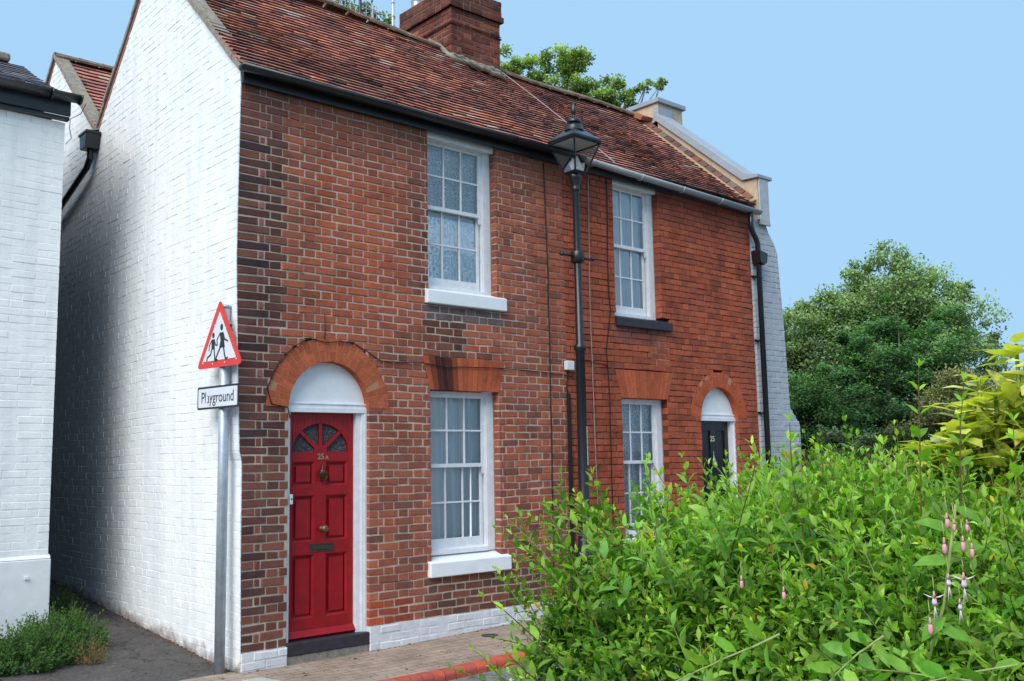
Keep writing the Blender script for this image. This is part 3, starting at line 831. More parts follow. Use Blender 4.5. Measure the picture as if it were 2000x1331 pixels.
# ------------------------------------------------------------------ doors
def doorway(D, H, PP, red):
    x0, x1, zc, cx, ri = D['x0'], D['x1'], D['zc'], D['cx'], D['ri']
    yd = .12
    zb = .08 if red else .1
    # tympanum board, semicircle
    mb = MB(); n = 24
    pts = [(cx + (ri + .02) * math.cos(PI * q / n), .085, zc + (ri + .02) * math.sin(PI * q / n)) for q in range(n + 1)]
    mb.prism(pts[::-1], (0, .05, 0))
    PP(mb.build('tympanum', [M_SILL], H))
    mb = MB()
    # transom with mouldings
    mb.box(x0 - .01, x1 + .005, .045, .16, zc - .045, zc + .0)
    mb.box(x0 - .01, x1 + .005, .062, .16, zc, zc + .028)
    mb.box(x0 - .01, x1 + .005, .055, .16, zc + .029, zc + .043)
    jw = .045; jr = .10 if red else .075
    xl = x0 + (.045 if red else .05); xr = x1 - jr
    mb.box(x0 - .02, xl, .05, .19, zb - .1 if red else zb, zc - .046)
    mb.box(xr, x1 + .003, .075, .19, zb - .09, zc - .046)
    mb.box(xr + .05, x1 + .003, .055, .074, zb - .09, zc - .046)
    mb.box(xr + .075, x1 + .003, .045, .054, zb - .09, zc - .046)
    fr = PP(mb.build('door_frame', [M_WOOD], H, bevel=.003))
    M = M_RED if red else M_BLACKDOOR
    a, b, t = xl + .004, xr - .004, zc - .05
    # door leaf: stiles, rails and sunk panels built round real recesses
    mb = MB(); y0, y1, yp = yd, yd + .045, yd + .016
    W = b - a; st = .06; mid = cx - .01 if not red else (a + b) / 2 - .002
    h = t - zb
    if red:
        rows = [(.175, .775 - .0), ]
        mw = .06
        zr = [zb, zb + .165, .79 + zb - .055, .92, 1.33, 1.435, 1.65, 1.735, t]
        # rails: bottom, lock, frieze, upper
        rails = [(zb, .25), (.81, .925), (1.34, 1.425), (1.648, 1.735)]
        panels = [(.25, .81), (.925, 1.34), (1.425, 1.648)]
        mb.box(a, a + st, y0, y1, zb, 1.735); mb.box(b - st, b, y0, y1, zb, 1.735)
        for (p, q) in rails: mb.box(a + st, b - st, y0, y1, p, q)
        for (p, q) in panels:
            mb.box(mid - mw, mid + mw, y0, y1, p, q)
            for (u, v) in ((a + st, mid - mw), (mid + mw, b - st)):
                mb.box(u, v, y1 - .012, y1, p, q)                       # sunk ground
                mb.prism([(u + .0, y0, p), (u + .022, y0 + .022, p + .022), (v - .022, y0 + .022, p + .022), (v, y0, p)], (0, .02, 0))
                mb.prism([(u, y0 + .0, q), (v, y0, q), (v - .022, y0 + .022, q - .022), (u + .022, y0 + .022, q - .022)], (0, .02, 0))
                mb.prism([(u, y0, p), (u, y0, q), (u + .022, y0 + .022, q - .022), (u + .022, y0 + .022, p + .022)], (0, .02, 0))
                mb.prism([(v, y0, p), (v - .022, y0 + .022, p + .022), (v - .022, y0 + .022, q - .022), (v, y0, q)], (0, .02, 0))
                # raised field
                mb.prism([(u + .04, y0 + .01, p + .04), (v - .04, y0 + .01, p + .04), (v - .04, y0 + .01, q - .04), (u + .04, y0 + .01, q - .04)], (0, .03, 0))
        # top with fanlight: fill outside the semicircle, spokes and hub
        zf = 1.735; R = (b - a) / 2 - .055; cy = (a + b) / 2
        RZ = .262
        n = 20
        arc = [(cy + R * math.cos(PI * q / n), zf + RZ * math.sin(PI * q / n)) for q in range(n + 1)]
        for q in range(n):
            (xa, za), (xb, zb2) = arc[q], arc[q + 1]
            mb.prism([(xa, y0, za), (xb, y0, zb2), (xb, y0, t), (xa, y0, t)], (0, .045, 0))
        mb.box(a, cy - R, y0, y1, zf, t); mb.box(cy + R, b, y0, y1, zf, t)
        for ang in (45, 90, 135):
            A = math.radians(ang); d = np.array([math.cos(A) * R, math.sin(A) * RZ]); e = np.array([-d[1], d[0]]); e = e / np.linalg.norm(e) * .017
            p = np.array([cy, zf])
            pts = [p + e, p - e, p - e + d * 1.01, p + e + d * 1.01]
            mb.prism([(q[0], y0 + .004, q[1]) for q in pts], (0, .035, 0))
        hub = [(cy + .07 * math.cos(PI * q / 10), y0 + .002, zf + .07 * math.sin(PI * q / 10)) for q in range(11)]
        mb.prism(hub[::-1], (0, .04, 0))
        # weather bar
        mb.prism([(a - .01, y0 - .03, zb + .0), (a - .01, y0 - .045, zb + .018), (a - .01, y0 - .002, zb + .07), (a - .01, y0 - .002, zb)], (W + .05, 0, 0))
    else:
        mb.box(a, b, y0 + .02, y1 + .02, zb, t)
        for (u, v) in ((a, a + .08), (mid - .06, mid + .06), (b - .08, b)): mb.box(u, v, y0, y0 + .02, zb, t)
        for (p, q) in ((zb, zb + .2), (.85, 1.0), (t - .12, t)):
            mb.box(a + .08, mid - .06, y0, y0 + .02, p, q); mb.box(mid + .06, b - .08, y0, y0 + .02, p, q)
    door = PP(mb.build('door', [M], H, bevel=.0025))
    if red:
        g = MB(); g.prism([(p[0], y0 + .03, p[1]) for p in arc][::-1], (0, .004, 0))
        m, nt, bb = mat('obscured_glass'); v = node(nt, 'ShaderNodeTexWave'); v.inputs['Scale'].default_value = 30; v.inputs['Distortion'].default_value = 12
        v.inputs['Detail'].default_value = 4; nt.links.new(pos(nt), v.inputs['Vector'])
        r = ramp(nt, v.outputs['Fac'], [(.2, (.02, .025, .03)), (.8, (.07, .08, .09))]); nt.links.new(r.outputs[0], bb.inputs['Base Color'])
        bb.inputs['Roughness'].default_value = .12; bump(nt, bb, v.outputs['Fac'], .6, .01)
        g.build('fanlight_glass', [m], door)
        # letter box
        l = MB(); lx0, lx1, lz0, lz1 = .715, .965, .83, .905; y = y0 - .006
        l.box(lx0, lx1, y, y0 - .0005, lz0, lz0 + .014); l.box(lx0, lx1, y, y0 - .0005, lz1 - .014, lz1)
        l.box(lx0, lx0 + .018, y, y0 - .0005, lz0 + .014, lz1 - .014); l.box(lx1 - .018, lx1, y, y0 - .0005, lz0 + .014, lz1 - .014)
        l.box(lx0 + .02, lx1 - .02, y0 - .004, y0 - .001, lz0 + .016, lz1 - .016)
        l.box(lx0 + .05, lx1 - .05, y0 - .01, y0 - .004, lz0 + .018, lz0 + .026)
        l.build('letterbox', [plain('dull_bronze', (.075, .06, .045), .5, .5, .3, 50, 0, 10, .6)], door, bevel=.002)
        k = MB(); kx, kz = .838, 1.035
        n = 16; prof = [(.028, 0), (.03, .006), (.013, .012), (.012, .03), (.03, .042), (.036, .056), (.032, .07), (.018, .08), (.004, .083)]
        vs = []; fs = []
        for (r, d) in prof:
            for q in range(n): vs.append((kx + r * math.cos(2 * PI * q / n), y0 - d, kz + r * math.sin(2 * PI * q / n)))
        for i in range(len(prof) - 1):
            for q in range(n): fs.append((i * n + q, i * n + (q + 1) % n, (i + 1) * n + (q + 1) % n, (i + 1) * n + q))
        fs.append(tuple((len(prof) - 1) * n + q for q in range(n)))
        k.add(vs, fs); k.build('door_knob', [M_BRASS], door, True)
        q = MB()
        for (r0, z0) in ((1, 0),):
            c = (.836, y0 - .012, 1.455)
            q.lathe(c, [(.004, 0), (.01, .012), (.007, .02), (.016, .03), (.03, .06), (.036, .09), (.03, .112), (.02, .12), (.012, .128), (.014, .14), (.007, .15), (.003, .168)], 12)
            q.tube([(.836 + .038 * math.sin(a), y0 - .03, 1.52 + .045 * math.cos(a)) for a in np.linspace(.7, 2 * PI - .7, 14)], .006, 6)
        q.build('door_knocker', [plain('dark_bronze', (.09, .05, .035), .4, .5, .3, 50, 0, 10, .7)], door, True)
        T = Matrix.Translation((.842, y0 - .004, 1.69)) @ Matrix.Rotation(PI / 2, 4, 'X')
        text_mesh('25', .072, 'house_number', M_BRASSN, door, Matrix.Translation((-.02, 0, 0)) @ T, .002, .0025)
        text_mesh('A', .048, 'house_number', M_BRASSN, door, Matrix.Translation((.044, 0, -.008)) @ T, .002, .0025)
        s = MB()
        s.box(x0 + .0, x1 - .0, -.01, .2, -.035, zb - .006)
        PP(s.build('doorstep', [M_STEP], H, bevel=.008))
        s = MB(); s.box(x0 + .004, x1 - .004, .0, .2, -.3, -.037); PP(s.build('step_base', [M_MORTARL], H))
        bl = MB(); bl.box(.462, .494, .03, .049, 1.27, 1.36)
        bo = PP(bl.build('doorbell', [M_PLASTICW], H, bevel=.006))
        b2 = MB(); b2.box(.471, .485, .024, .0295, 1.312, 1.327); b2.build('button', [M_STEP], bo, bevel=.003)
    else:
        T = Matrix.Translation((6.70, y0 - .003, 1.86)) @ Matrix.Rotation(PI / 2, 4, 'X')
        text_mesh('25', .10, 'house_number', M_CREAM, door, T, .002, .002)
        q = MB(); q.lathe((6.70, y0 - .014, 1.49), [(.006, 0), (.03, .02), (.036, .06), (.026, .1), (.012, .13), (.006, .17), (.004, .21)], 10)
        q.tube([(6.70 + .034 * math.sin(a), y0 - .034, 1.53 + .045 * math.cos(a)) for a in np.linspace(.7, 2 * PI - .7, 14)], .007, 6)
        q.build('door_knocker', [plain('silver_knocker', (.3, .28, .26), .4, .5, .3, 50, 0, 10, .7)], door, True)
        s = MB(); s.box(x0, x1, -.06, .2, -.15, zb - .006)
        PP(s.build('doorstep', [M_STEP], H, bevel=.008))
M_BRASSN = plain('brass_number', (.42, .26, .16), .4, .5, .2, 40, 0, 10, .6)
doorway(DOORS[0], h1, P1, True); doorway(DOORS[1], h2, P2, False)

# ------------------------------------------------------------------ cables, box on the wall
def cable(name, pts, r, m, H, PP):
    mb = MB(); P = [np.array(p, float) for p in pts]; out = [P[0]]
    for a, b in zip(P[:-1], P[1:]):
        n = max(1, int(np.linalg.norm(b - a) / .2))
        for i in range(1, n + 1):
            q = a + (b - a) * i / n
            if i < n: q = q + np.array([random.gauss(0, .004), 0, random.gauss(0, .003)])
            out.append(q)
    mb.tube(out, r, 6); return PP(mb.build(name, [m], H, True))
cy = -.012
cable('wall_cable', [(3.62, cy, 5.0), (3.645, cy, 3.9), (3.65, cy, 2.7), (3.64, cy, 1.0), (3.635, cy, .1)], .0065, M_CABLE, h1, P1)
cable('wall_cable', [(.43, -.02, 2.03), (.41, cy, 2.13), (.25, cy, 2.16), (.205, cy, 2.3), (.30, cy, 2.5), (.46, cy, 2.68), (.62, cy, 2.77), (.80, -.016, 2.74), (.95, -.016, 2.76), (1.1, cy, 2.75), (1.25, cy, 2.68), (1.4, cy, 2.60), (1.9, cy, 2.605), (2.1, -.016, 2.59), (2.2, -.016, 2.575), (2.35, -.016, 2.59), (2.7, -.016, 2.60), (3.2, cy, 2.60), (3.86, cy, 2.575), (4.0, cy, 2.56)], .005, M_CABLE, h1, P1)
cable('wall_cable', [(3.93, cy, 2.63), (3.93, cy, 2.55), (3.90, cy, 2.47), (3.915, cy, 2.36)], .006, M_CABLE, h1, P1)
cable('wall_cable', [(.78, cy, 2.77), (.785, cy, 2.83), (.78, cy, 3.0)], .004, M_CABLE, h1, P1)
cable('wall_cable', [(4.345, cy, 5.0), (4.335, cy, 4.2), (4.32, cy, 3.4), (4.33, cy, 2.5), (4.355, cy, 1.0), (4.36, cy, .1)], .0055, M_CABLEW, h2, P2)
cable('wall_cable', [(4.66, cy, 5.0), (4.655, cy, 4.3), (4.64, cy, 3.6), (4.67, cy, 3.38), (4.575, cy, 2.9), (4.60, cy, 2.5), (4.605, cy, 1.0), (4.61, cy, .1)], .0065, M_CABLE, h2, P2)
cable('wall_cable', [(4.0, cy, 2.745), (4.2, cy, 2.75), (4.56, cy, 2.73), (4.60, cy, 2.68)], .005, M_CABLE, h2, P2)
mb = MB(); mb.box(3.9, 3.945, -.035, -.008, .1, 2.365); P1(mb.build('cable_trunking', [M_CABLE], h1, bevel=.004))
mb = MB(); mb.box(3.87, 3.99, -.06, -.008, 2.63, 2.735); P1(mb.build('junction_box', [M_PLASTICW], h1, bevel=.008))

# gable rainwater hopper and pipe
mb = MB()
mb.prism([(-.26, 3.64, 5.55), (-.26, 3.90, 5.55), (-.26, 3.86, 5.36), (-.26, 3.68, 5.36)], (.16, 0, 0))
mb.box(-.27, -.095, 3.625, 3.915, 5.53, 5.56)
mb.tube([(-.17, 3.77, 5.37), (-.17, 3.77, 5.26), (-.17, 3.88, 5.17), (-.17, 4.64, 4.95), (-.17, 6.2, 4.5)], .038, 10)
P1(mb.build('rainwater_hopper', [M_BLACK], h1, bevel=.004))
mb = MB(); mb.prism([(-.22, 3.7, 5.57), (.1, 3.7, 5.68), (.1, 3.9, 5.68), (-.22, 3.9, 5.57)], (0, 0, .012)); P1(mb.build('lead_flashing', [M_LEAD], h1))

# downpipe at right end of house 2
mb = MB()
mb.tube([(7.45, -.13, 5.0), (7.45, -.13, 4.8), (7.47, -.13, 4.74), (7.58, -.12, 4.62), (7.605, -.12, 4.56), (7.605, -.12, -.1)], .038, 12)
for z in (4.1, 3.2, 2.2, 1.2, .4): mb.box(7.555, 7.655, -.1, -.02, z, z + .03)
dp = P2(mb.build('downpipe', [M_BLACK], h2, True))
mb = MB(); mb.prism([(7.53, -.2, 4.47), (7.72, -.2, 4.43), (7.70, -.2, 4.30), (7.63, -.2, 4.26), (7.55, -.2, 4.29)], (0, .15, 0))
mb.build('hopper_head', [M_BLACK], dp, bevel=.006)

# ------------------------------------------------------------------ chimney
ch = thing('chimney_stack', 'square red brick chimney stack with dark corbelled top straddling the ridge between both houses', 'chimney', (4.2, 2.45, 6.9))
def PC(o): return rel(ch, o)
def chim_color(u, v, t, i):
    c = pick([lin(128, 70, 58), lin(116, 66, 58), lin(100, 60, 54), lin(142, 80, 64)], [4, 4, 3, 1.5])
    if v > 7.58: c = pick([lin(100, 62, 56), lin(86, 58, 54), lin(112, 66, 58)])
    return c
x0, x1, y0, y1 = 3.76, 4.61, 1.85, 3.0
def stack(x0, x1, y0, y1, z0, z1, name):
    mb = MB(); no = lambda a, b: []; mc = lin(150, 120, 104)
    for (o, U, N, L) in (((x0, y0, 0), (1, 0, 0), (0, -1, 0), x1 - x0), ((x0, y0, 0), (0, 1, 0), (-1, 0, 0), y1 - y0),
                         ((x1, y0, 0), (0, 1, 0), (1, 0, 0), y1 - y0), ((x0, y1, 0), (1, 0, 0), (0, 1, 0), x1 - x0)):
        course_wall(mb, o, U, N, 0, L, z0, z1, no, chim_color, mc, jit=.003, joint=.011, recess=.006, depth=.06)
    mb.box(x0 + .02, x1 - .02, y0 + .02, y1 - .02, z0, z1 - .004, lin(90, 60, 50), 1)
    return PC(mb.build(name, [M_BRICK, M_MORTAR], ch))
stack(x0, x1, y0, y1, 6.2, 6.2 + G * 19 , 'shaft')
zt = 6.2 + G * 19
stack(x0 - .045, x1 + .045, y0 - .045, y1 + .045, zt + .002, zt + .002 + G, 'corbel')
stack(x0 - .02, x1 + .02, y0 - .02, y1 + .02, zt + G + .004, zt + .004 + G * 4, 'cap')
mb = MB()
mb.tube([(x0 - .012, 3.02, 7.40), (x0 - .012, y0 - .012, 7.40), (x1 + .012, y0 - .012, 7.40), (x1 + .012, 3.02, 7.40)], .009, 6)
mb.tube([(x0 - .012, 3.02, 7.425), (x0 - .012, y0 - .014, 7.42), (x1 + .012, y0 - .014, 7.425)], .006, 6)
PC(mb.build('lashing_cable', [M_CABLE], ch))
ztop = zt + .004 + G * 4
mb = MB(); mb.box(x0 + .06, x1 - .06, y0 + .06, y1 - .06, ztop - .01, ztop + .06); PC(mb.build('flaunching', [M_MORTARL], ch, bevel=.02))
for (px, py) in ((4.18, 2.12), (4.18, 2.55)):
    mb = MB(); mb.lathe((px, py, ztop + .03), [(.15, 0), (.15, .04), (.13, .05), (.125, .3), (.15, .32), (.15, .37), (.12, .37)], 20); PC(mb.build('chimney_pot', [M_POT], ch, True))
mb = MB(); mb.lathe((3.93, 2.85, ztop + .03), [(.07, 0), (.07, .05), (.085, .055), (.07, .07), (.085, .085), (.07, .1), (.085, .115), (.07, .13), (.09, .145), (.09, .16), (.02, .18)], 18); PC(mb.build('flue_vent', [M_ALU], ch, True))
# mortar fillet round its foot
mb = MB()
def lump(path, r):
    pts = []; rs = []
    for a, b in zip(path[:-1], path[1:]):
        a = np.array(a, float); b = np.array(b, float); n = max(2, int(np.linalg.norm(b - a) / .05))
        for i in range(n): pts.append(a + (b - a) * i / n + np.random.default_rng(len(pts)).normal(0, .007, 3)); rs.append(r * random.uniform(.8, 1.2))
    pts.append(np.array(path[-1], float)); rs.append(r * .6)
    mb.tube(pts, rs, 9)
lump([(3.60, 2.14, 7.20), (3.70, 2.0, 7.08), (3.73, 1.9, 6.99), (3.74, 1.81, 6.91), (3.85, 1.79, 6.88), (4.3, 1.79, 6.87), (4.58, 1.79, 6.85), (4.66, 1.82, 6.85)], .036)
lump([(3.74, 1.83, 6.94), (4.3, 1.83, 6.92), (4.62, 1.83, 6.90)], .036)
PC(mb.build('mortar_fillet', [M_MORTARL], ch, True))

# aerials behind the ridge
ae = thing('television_aerial', 'comb-like rooftop television aerial on a dark mast above the tree tops behind the ridge', 'aerial', (3.02, 3.1, 6.9))
mb = MB(); mb.tube([(3.14, 3.1, 6.3), (3.14, 3.1, 8.6)], .022, 8); rel(ae, mb.build('mast', [M_BLACK], ae, True))
mb = MB(); mb.tube([(2.2, 3.1, 7.92), (3.55, 3.1, 7.90)], .01, 6); rel(ae, mb.build('boom', [M_ALU], ae))
mb = MB()
for i in range(15): x = 2.22 + i * .085; mb.tube([(x, 3.1, 7.72), (x, 3.1, 8.0)], .0065, 5)
rel(ae, mb.build('elements', [M_ALU], ae))
mb = MB(); mb.tube([(3.36, 3.1, 7.4), (3.34, 3.1, 8.0)], .014, 6); mb.tube([(3.2, 3.1, 8.0), (3.38, 3.1, 7.88), (3.5, 3.1, 7.9)], .012, 6); rel(ae, mb.build('bracket', [M_ALU], ae))
ma = thing('aerial_mast', 'plain tall pale metal pole standing left of the brick chimney', 'mast', (3.55, 2.9, 6.9))
mb = MB(); mb.tube([(3.55, 2.9, 6.6), (3.55, 2.9, 8.6)], .02, 8); rel(ma, mb.build('pole', [M_ALU], ma, True))
for z in (7.62, 7.8, 8.0):
    mb = MB(); mb.tube([(3.55, 2.9, z), (3.55, 2.9, z + .02)], .026, 8); rel(ma, mb.build('clamp', [M_GALV], ma))

# ------------------------------------------------------------------ grey buttressed end wall with parapet
ew = thing('buttressed_end_wall', 'grey painted buttress wall with beige rendered parapet and lead coping at the right end', 'wall', (8.0, 0, -.1))
def PE(o): return rel(ew, o)
prof = [(-.3, 8.56), (2.06, 8.56), (2.3, 8.335), (3.45, 8.285), (4.05, 8.245), (4.52, 8.21), (4.62, 8.16), (4.82, 8.0), (5.0, 7.93)]
def pr(v):
    for (a, b), (c, d) in zip(prof[:-1], prof[1:]):
        if a <= v <= c: return b + (d - b) * (v - a) / (c - a)
    return prof[-1][1]
mb = MB()
course_wall(mb, (0, -.03, 0), (1, 0, 0), (0, -1, 0), 7.59, 8.6, -.3, 4.95, lambda a, b: [], lambda *a: (1, 1, 1), (1, 1, 1), urange=lambda v: (7.59, pr(v) - .004),
            bond='stretcher', recess=.005, jit=.003, bev=.006, mm=0, joint=.011, depth=.1)
PE(mb.build('buttress', [M_GREYWALL], ew))
mb = MB()
mb.prism([(a[1] + .004, -.026, a[0]) for a in prof] + [(7.62, -.026, 5.0), (7.62, -.026, -.3)], (0, 5., 0)); PE(mb.build('side_wall', [M_GREYWALL], ew))
# parapet
mb = MB()
mb.prism([(7.75, -.06, 4.95), (7.75, -.06, 5.56), (7.75, .14, 5.56), (7.75, 1.72, 6.90), (7.75, 3.2, 6.90), (7.75, 3.2, 5.0)], (.25, 0, 0))
PE(mb.build('parapet', [M_RENDER], ew, bevel=.01))
mb = MB(); mb.box(7.762, 7.99, -.085, -.062, 4.93, 5.56); mb.box(7.745, 8.0, -.09, -.062, 4.88, 4.93); PE(mb.build('kneeler', [M_GREYWALL], ew, bevel=.008))
mb = MB()
mb.prism([(7.71, -.1, 5.61), (7.71, -.1, 5.56), (7.71, .17, 5.57), (7.71, 1.74, 6.91), (7.71, 1.68, 7.00), (7.71, .12, 5.67), (7.71, .02, 5.64)], (.36, 0, 0))
PE(mb.build('coping', [M_LEAD], ew, bevel=.006))
mb = MB(); mb.box(7.75, 8.36, 1.70, 3.3, 6.3, 7.20); PE(mb.build('rendered_block', [M_RENDER], ew, bevel=.012))
mb = MB(); mb.box(7.715, 8.41, 1.66, 3.34, 7.20, 7.275); PE(mb.build('block_coping', [M_LEAD], ew, bevel=.008))
mb = MB(); mb.box(7.80, 8.1, 1.685, 1.698, 6.92, 7.13); mb.box(7.738, 7.749, 1.68, 1.78, 6.9, 7.13); PE(mb.build('lead_flashing', [M_LEAD], ew, bevel=.003))
mb = MB(); n = 16
for i in range(n):
    y = .02 + (1.98 / n) * i; z = 5.175 + .875 * y; L = 1.98 / n - .012
    mb.obox((7.60, y, z), (.12, 0, .06), (0, L, L * .875), (0, -.03, .045), pick([lin(112, 78, 72), lin(96, 76, 74), lin(128, 84, 70), lin(120, 104, 98)]), 0)
mb.obox((7.56, -.02, 5.14), (.19, 0, .07), (0, 1.95, 1.95 * .875), (0, -.02, .04), lin(176, 150, 122), 1)
mb.obox((7.5, 1.85, 6.90), (.25, 0, 0.02), (0, .35, .2), (0, -.05, .05), lin(150, 100, 78), 0)
PE(mb.build('brick_fillet', [M_BRICK, M_MORTAR], ew))

# service wire from chimney down to the wall (cable in the air)
mb = MB(); A = np.array((4.58, 1.78, 6.90)); B = np.array((4.68, -.15, 5.17))
mb.tube([A + (B - A) * t + np.array([0, 0, .02 * math.sin(PI * t)]) for t in np.linspace(0, 1, 14)], .006, 6)
tag(mb.build('overhead_wire', [M_CABLEW]), 'pale service wire running down the tiles from the chimney foot to behind the lantern', 'wire')
mb = MB(); A = np.array((3.72, 1.9, 7.02)); B = np.array((4.0, -.16, 5.17))
mb.tube([A + (B - A) * t + np.array([.12 * math.sin(PI * t), 0, .03]) for t in np.linspace(0, 1, 20)], .005, 6)
tag(mb.build('roof_wire', [M_CABLE]), 'thin dark wire lying down the tiles from the chimney to the gutter', 'wire')

# ------------------------------------------------------------------ white cottage at left
nb = thing('white_cottage', 'white painted brick cottage with slate roof at the far left across the alley', 'cottage', (-.85, 2.4, 0))
def PN(o): return rel(nb, o)
NX, NY = -.86, 2.4
WH = lambda *a: (1, 1, 1)
mb = MB()
sg = lambda u, v: .008 * math.sin(u * 1.5) + .004 * math.sin(u * 4 + v)
course_wall(mb, (NX, NY, 0), (-1, 0, 0), (0, -1, 0), 0, 3.2, .78, 5.16, lambda a, b: [], WH, (1, 1, 1), recess=.0025, jit=.002, bev=.004, mm=0, joint=.008, bond='stretcher', sag=sg)
PN(mb.build('front_wall', [M_WHITE], nb))
mb = MB(); mb.box(NX - .115, NX - .012, NY + .12, 9, -.1, 5.2); mb.box(-5, NX - .12, 8.9, 9., -.1, 5.2); mb.prism([(NX - .1, NY + .1, 5.2), (NX - .1, 5.9, 5.2), (NX - .1, 4.1, 6.1)], (-.1, 0, 0)); PN(mb.build('side_wall', [M_BROWNWALL], nb))  # unseen side, coloured dark to cut bounce and deepen the alley shade
mb = MB(); mb.box(-6, NX + .02, NY - .03, NY + .1, -.2, .76); mb.prism([(-6, NY - .03, .762), (-6, NY, .80), (-6, NY + .02, .80), (-6, NY + .02, .762)], (NX + .018 + 6, 0, 0))
M_WHITER = plain('white_plinth_render', (.74, .75, .77), .75, .2, .06, 5, .6, 8)
PN(mb.build('plinth', [M_WHITER], nb, bevel=.012))
mb = MB(); mb.box(-1.08, -1.045, NY - .055, NY - .032, .58, .6); PN(mb.build('wall_bracket', [M_PLASTICW], nb))
SC = [lin(96, 92, 100), lin(78, 76, 84), lin(120, 114, 118), lin(64, 64, 72), lin(110, 100, 100)]
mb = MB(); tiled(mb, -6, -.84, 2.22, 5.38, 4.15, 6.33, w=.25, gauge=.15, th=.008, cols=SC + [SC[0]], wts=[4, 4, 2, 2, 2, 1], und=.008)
mb.prism([(-6, 4.15, 6.32), (-.82, 4.15, 6.32), (-.82, 6.2, 5.3), (-6, 6.2, 5.3)], (0, 0, -.03), SC[1])
PN(mb.build('roof', [M_SLATE], nb))
mb = MB(); mb.box(-6, -1.0, 4.05, 4.25, 6.33, 6.43, lin(96, 90, 80)); PN(mb.build('ridge_tiles', [M_MORTARL], nb, bevel=.03))
mb = MB(); gutter(mb, -6, -.765, 2.215, 5.405, 5.395, .07); mb.tube([(-.775 + 0 * a, 2.215 + .073 * math.cos(a), 5.395 + .073 * math.sin(a)) for a in np.linspace(PI, 2 * PI, 9)], .012, 6)
mb.tube([(-1.05, 2.215 + .073 * math.cos(a), 5.395 + .073 * math.sin(a)) for a in np.linspace(PI, 2 * PI, 9)], .012, 6)
PN(mb.build('gutter', [M_BLACK], nb, True))
mb = MB(); mb.box(-6, -.84, 2.29, 2.32, 5.2, 5.43); mb.box(-6, -.84, 2.321, 2.398, 5.165, 5.2)
PN(mb.build('fascia', [M_BLACK], nb, bevel=.004))
mb = MB(); mb.tube([(-.72, 2.2, 5.34), (-.74, 2.3, 5.25), (-.82, 2.37, 5.2), (-.82, 2.38, 5.1), (-.80, 2.38, 5.0), (-.85, 2.39, 4.93)], .004, 5); PN(mb.build('thin_cable', [M_CABLE], nb))

# ------------------------------------------------------------------ ground, road, pavement
def gz(x, y):
    return -.105 + .028 * max(0, min(x, 8) - 1.2) + .075 * max(0, min(y, 9) - .3)
def sheet(name, xs, ys, m, dz=0., zf=gz, struct=True):
    vs = [(x, y, zf(x, y) + dz) for y in ys for x in xs]; n = len(xs)
    fs = [(j * n + i, j * n + i + 1, (j + 1) * n + i + 1, (j + 1) * n + i) for j in range(len(ys) - 1) for i in range(n - 1)]
    me = bpy.data.meshes.new(name); me.from_pydata(vs, [], fs)
    o = finish(me, name, m, None, None)
    if struct: o['kind'] = 'structure'
    return o
KY = -1.10
rz = lambda x, y: -.185 + .028 * max(0, min(x, 8) - 1.2)
sheet('ground', [-150, -40, -10, 10, 40, 150], [-150, -40, -8, 20, 60, 150], M_SOIL, 0, lambda x, y: -.34)
sheet('pavement', list(np.arange(-6, 14.01, .5)), [KY, -.5, 0, .1], M_PAVE)
sheet('alley_path', list(np.arange(-1.6, .02, .2)), [.104, .5, 1, 2, 3, 4, 6, 9], M_ALLEY, .0)
sheet('road', list(np.arange(-14, 24.01, 1)), [-5.9, -4, -2, KY - .12], M_ROAD, 0, rz)
mb = MB()
for (ya, yb) in ((-1.66, -1.56), (-1.87, -1.77)):
    xs = list(np.arange(-8, 20, 1.))
    for a, b in zip(xs[:-1], xs[1:]):
        mb.add([(a, ya, rz(a, 0) + .004), (b, ya, rz(b, 0) + .004), (b, yb, rz(b, 0) + .004), (a, yb, rz(a, 0) + .004)], [(0, 1, 2, 3)])
tag(mb.build('road_marking', [M_LINE]), kind='structure')
mb = MB(); x = -6.
while x < 13:
    c = pick([lin(190, 88, 66), lin(178, 80, 62), lin(168, 82, 68)]); vs = []; w = .105; n = 6
    f = random.gauss(0, .0015)
    for xx in (x, x + w):
        z = gz(xx, 0) + .004
        vs += [(xx, KY + .0, z + f)]
        vs += [(xx, KY - .07 + -.05 * math.sin(PI / 2 * q / n), z + f - .05 * (1 - math.cos(PI / 2 * q / n))) for q in range(n + 1)]
        vs += [(xx, KY - .12, z - .2)]
    m = n + 3; fs = [(q, q + 1, m + q + 1, m + q) for q in range(m - 1)] + [tuple(range(m))[::-1], tuple(range(m, 2 * m))]
    mb.add(vs, fs, c); mb.add([(x + w, KY, gz(x, 0) + .0005), (x + w + .008, KY, gz(x, 0) + .0005), (x + w + .008, KY - .1, gz(x, 0) - .01), (x + w, KY - .1, gz(x, 0) - .01), (x + w, KY - .115, gz(x, 0) - .2), (x + w + .008, KY - .115, gz(x, 0) - .2)], [(0, 1, 2, 3), (3, 2, 5, 4)], lin(96, 60, 50))
    x += w + .008
tag(mb.build('kerb', [M_KERB]), kind='structure')
# stopcock cover by the wall, concrete slab cover by the sign
mb = MB(); zc_ = gz(2.45, -.35)
mb.lathe((2.45, -.33, zc_ + .001), [(.085, 0), (.085, .004), (.07, .006)], 24)
o = mb.build('stopcock_cover', [plain('cast_iron', (.05, .05, .05), .6, .4, .3, 60, .6, 80)]); tag(o, 'small round dark iron cover set in the paving below the white sill', 'cover')
mb = MB(); z = gz(0, 0)
mb.prism([(-.22, -.62, z + .001), (.09, -.56, z + .001), (.03, -.30, z + .001), (-.12, -.29, z + .001), (-.3, -.5, z + .001)][::1], (0, 0, .006))
o = mb.build('inspection_cover', [plain('pale_concrete', (.36, .42, .36), .8, .3, .1, 10, .4, 60)]); tag(o, 'pale grey-green slab cover set in the pavement near the sign pole', 'cover')

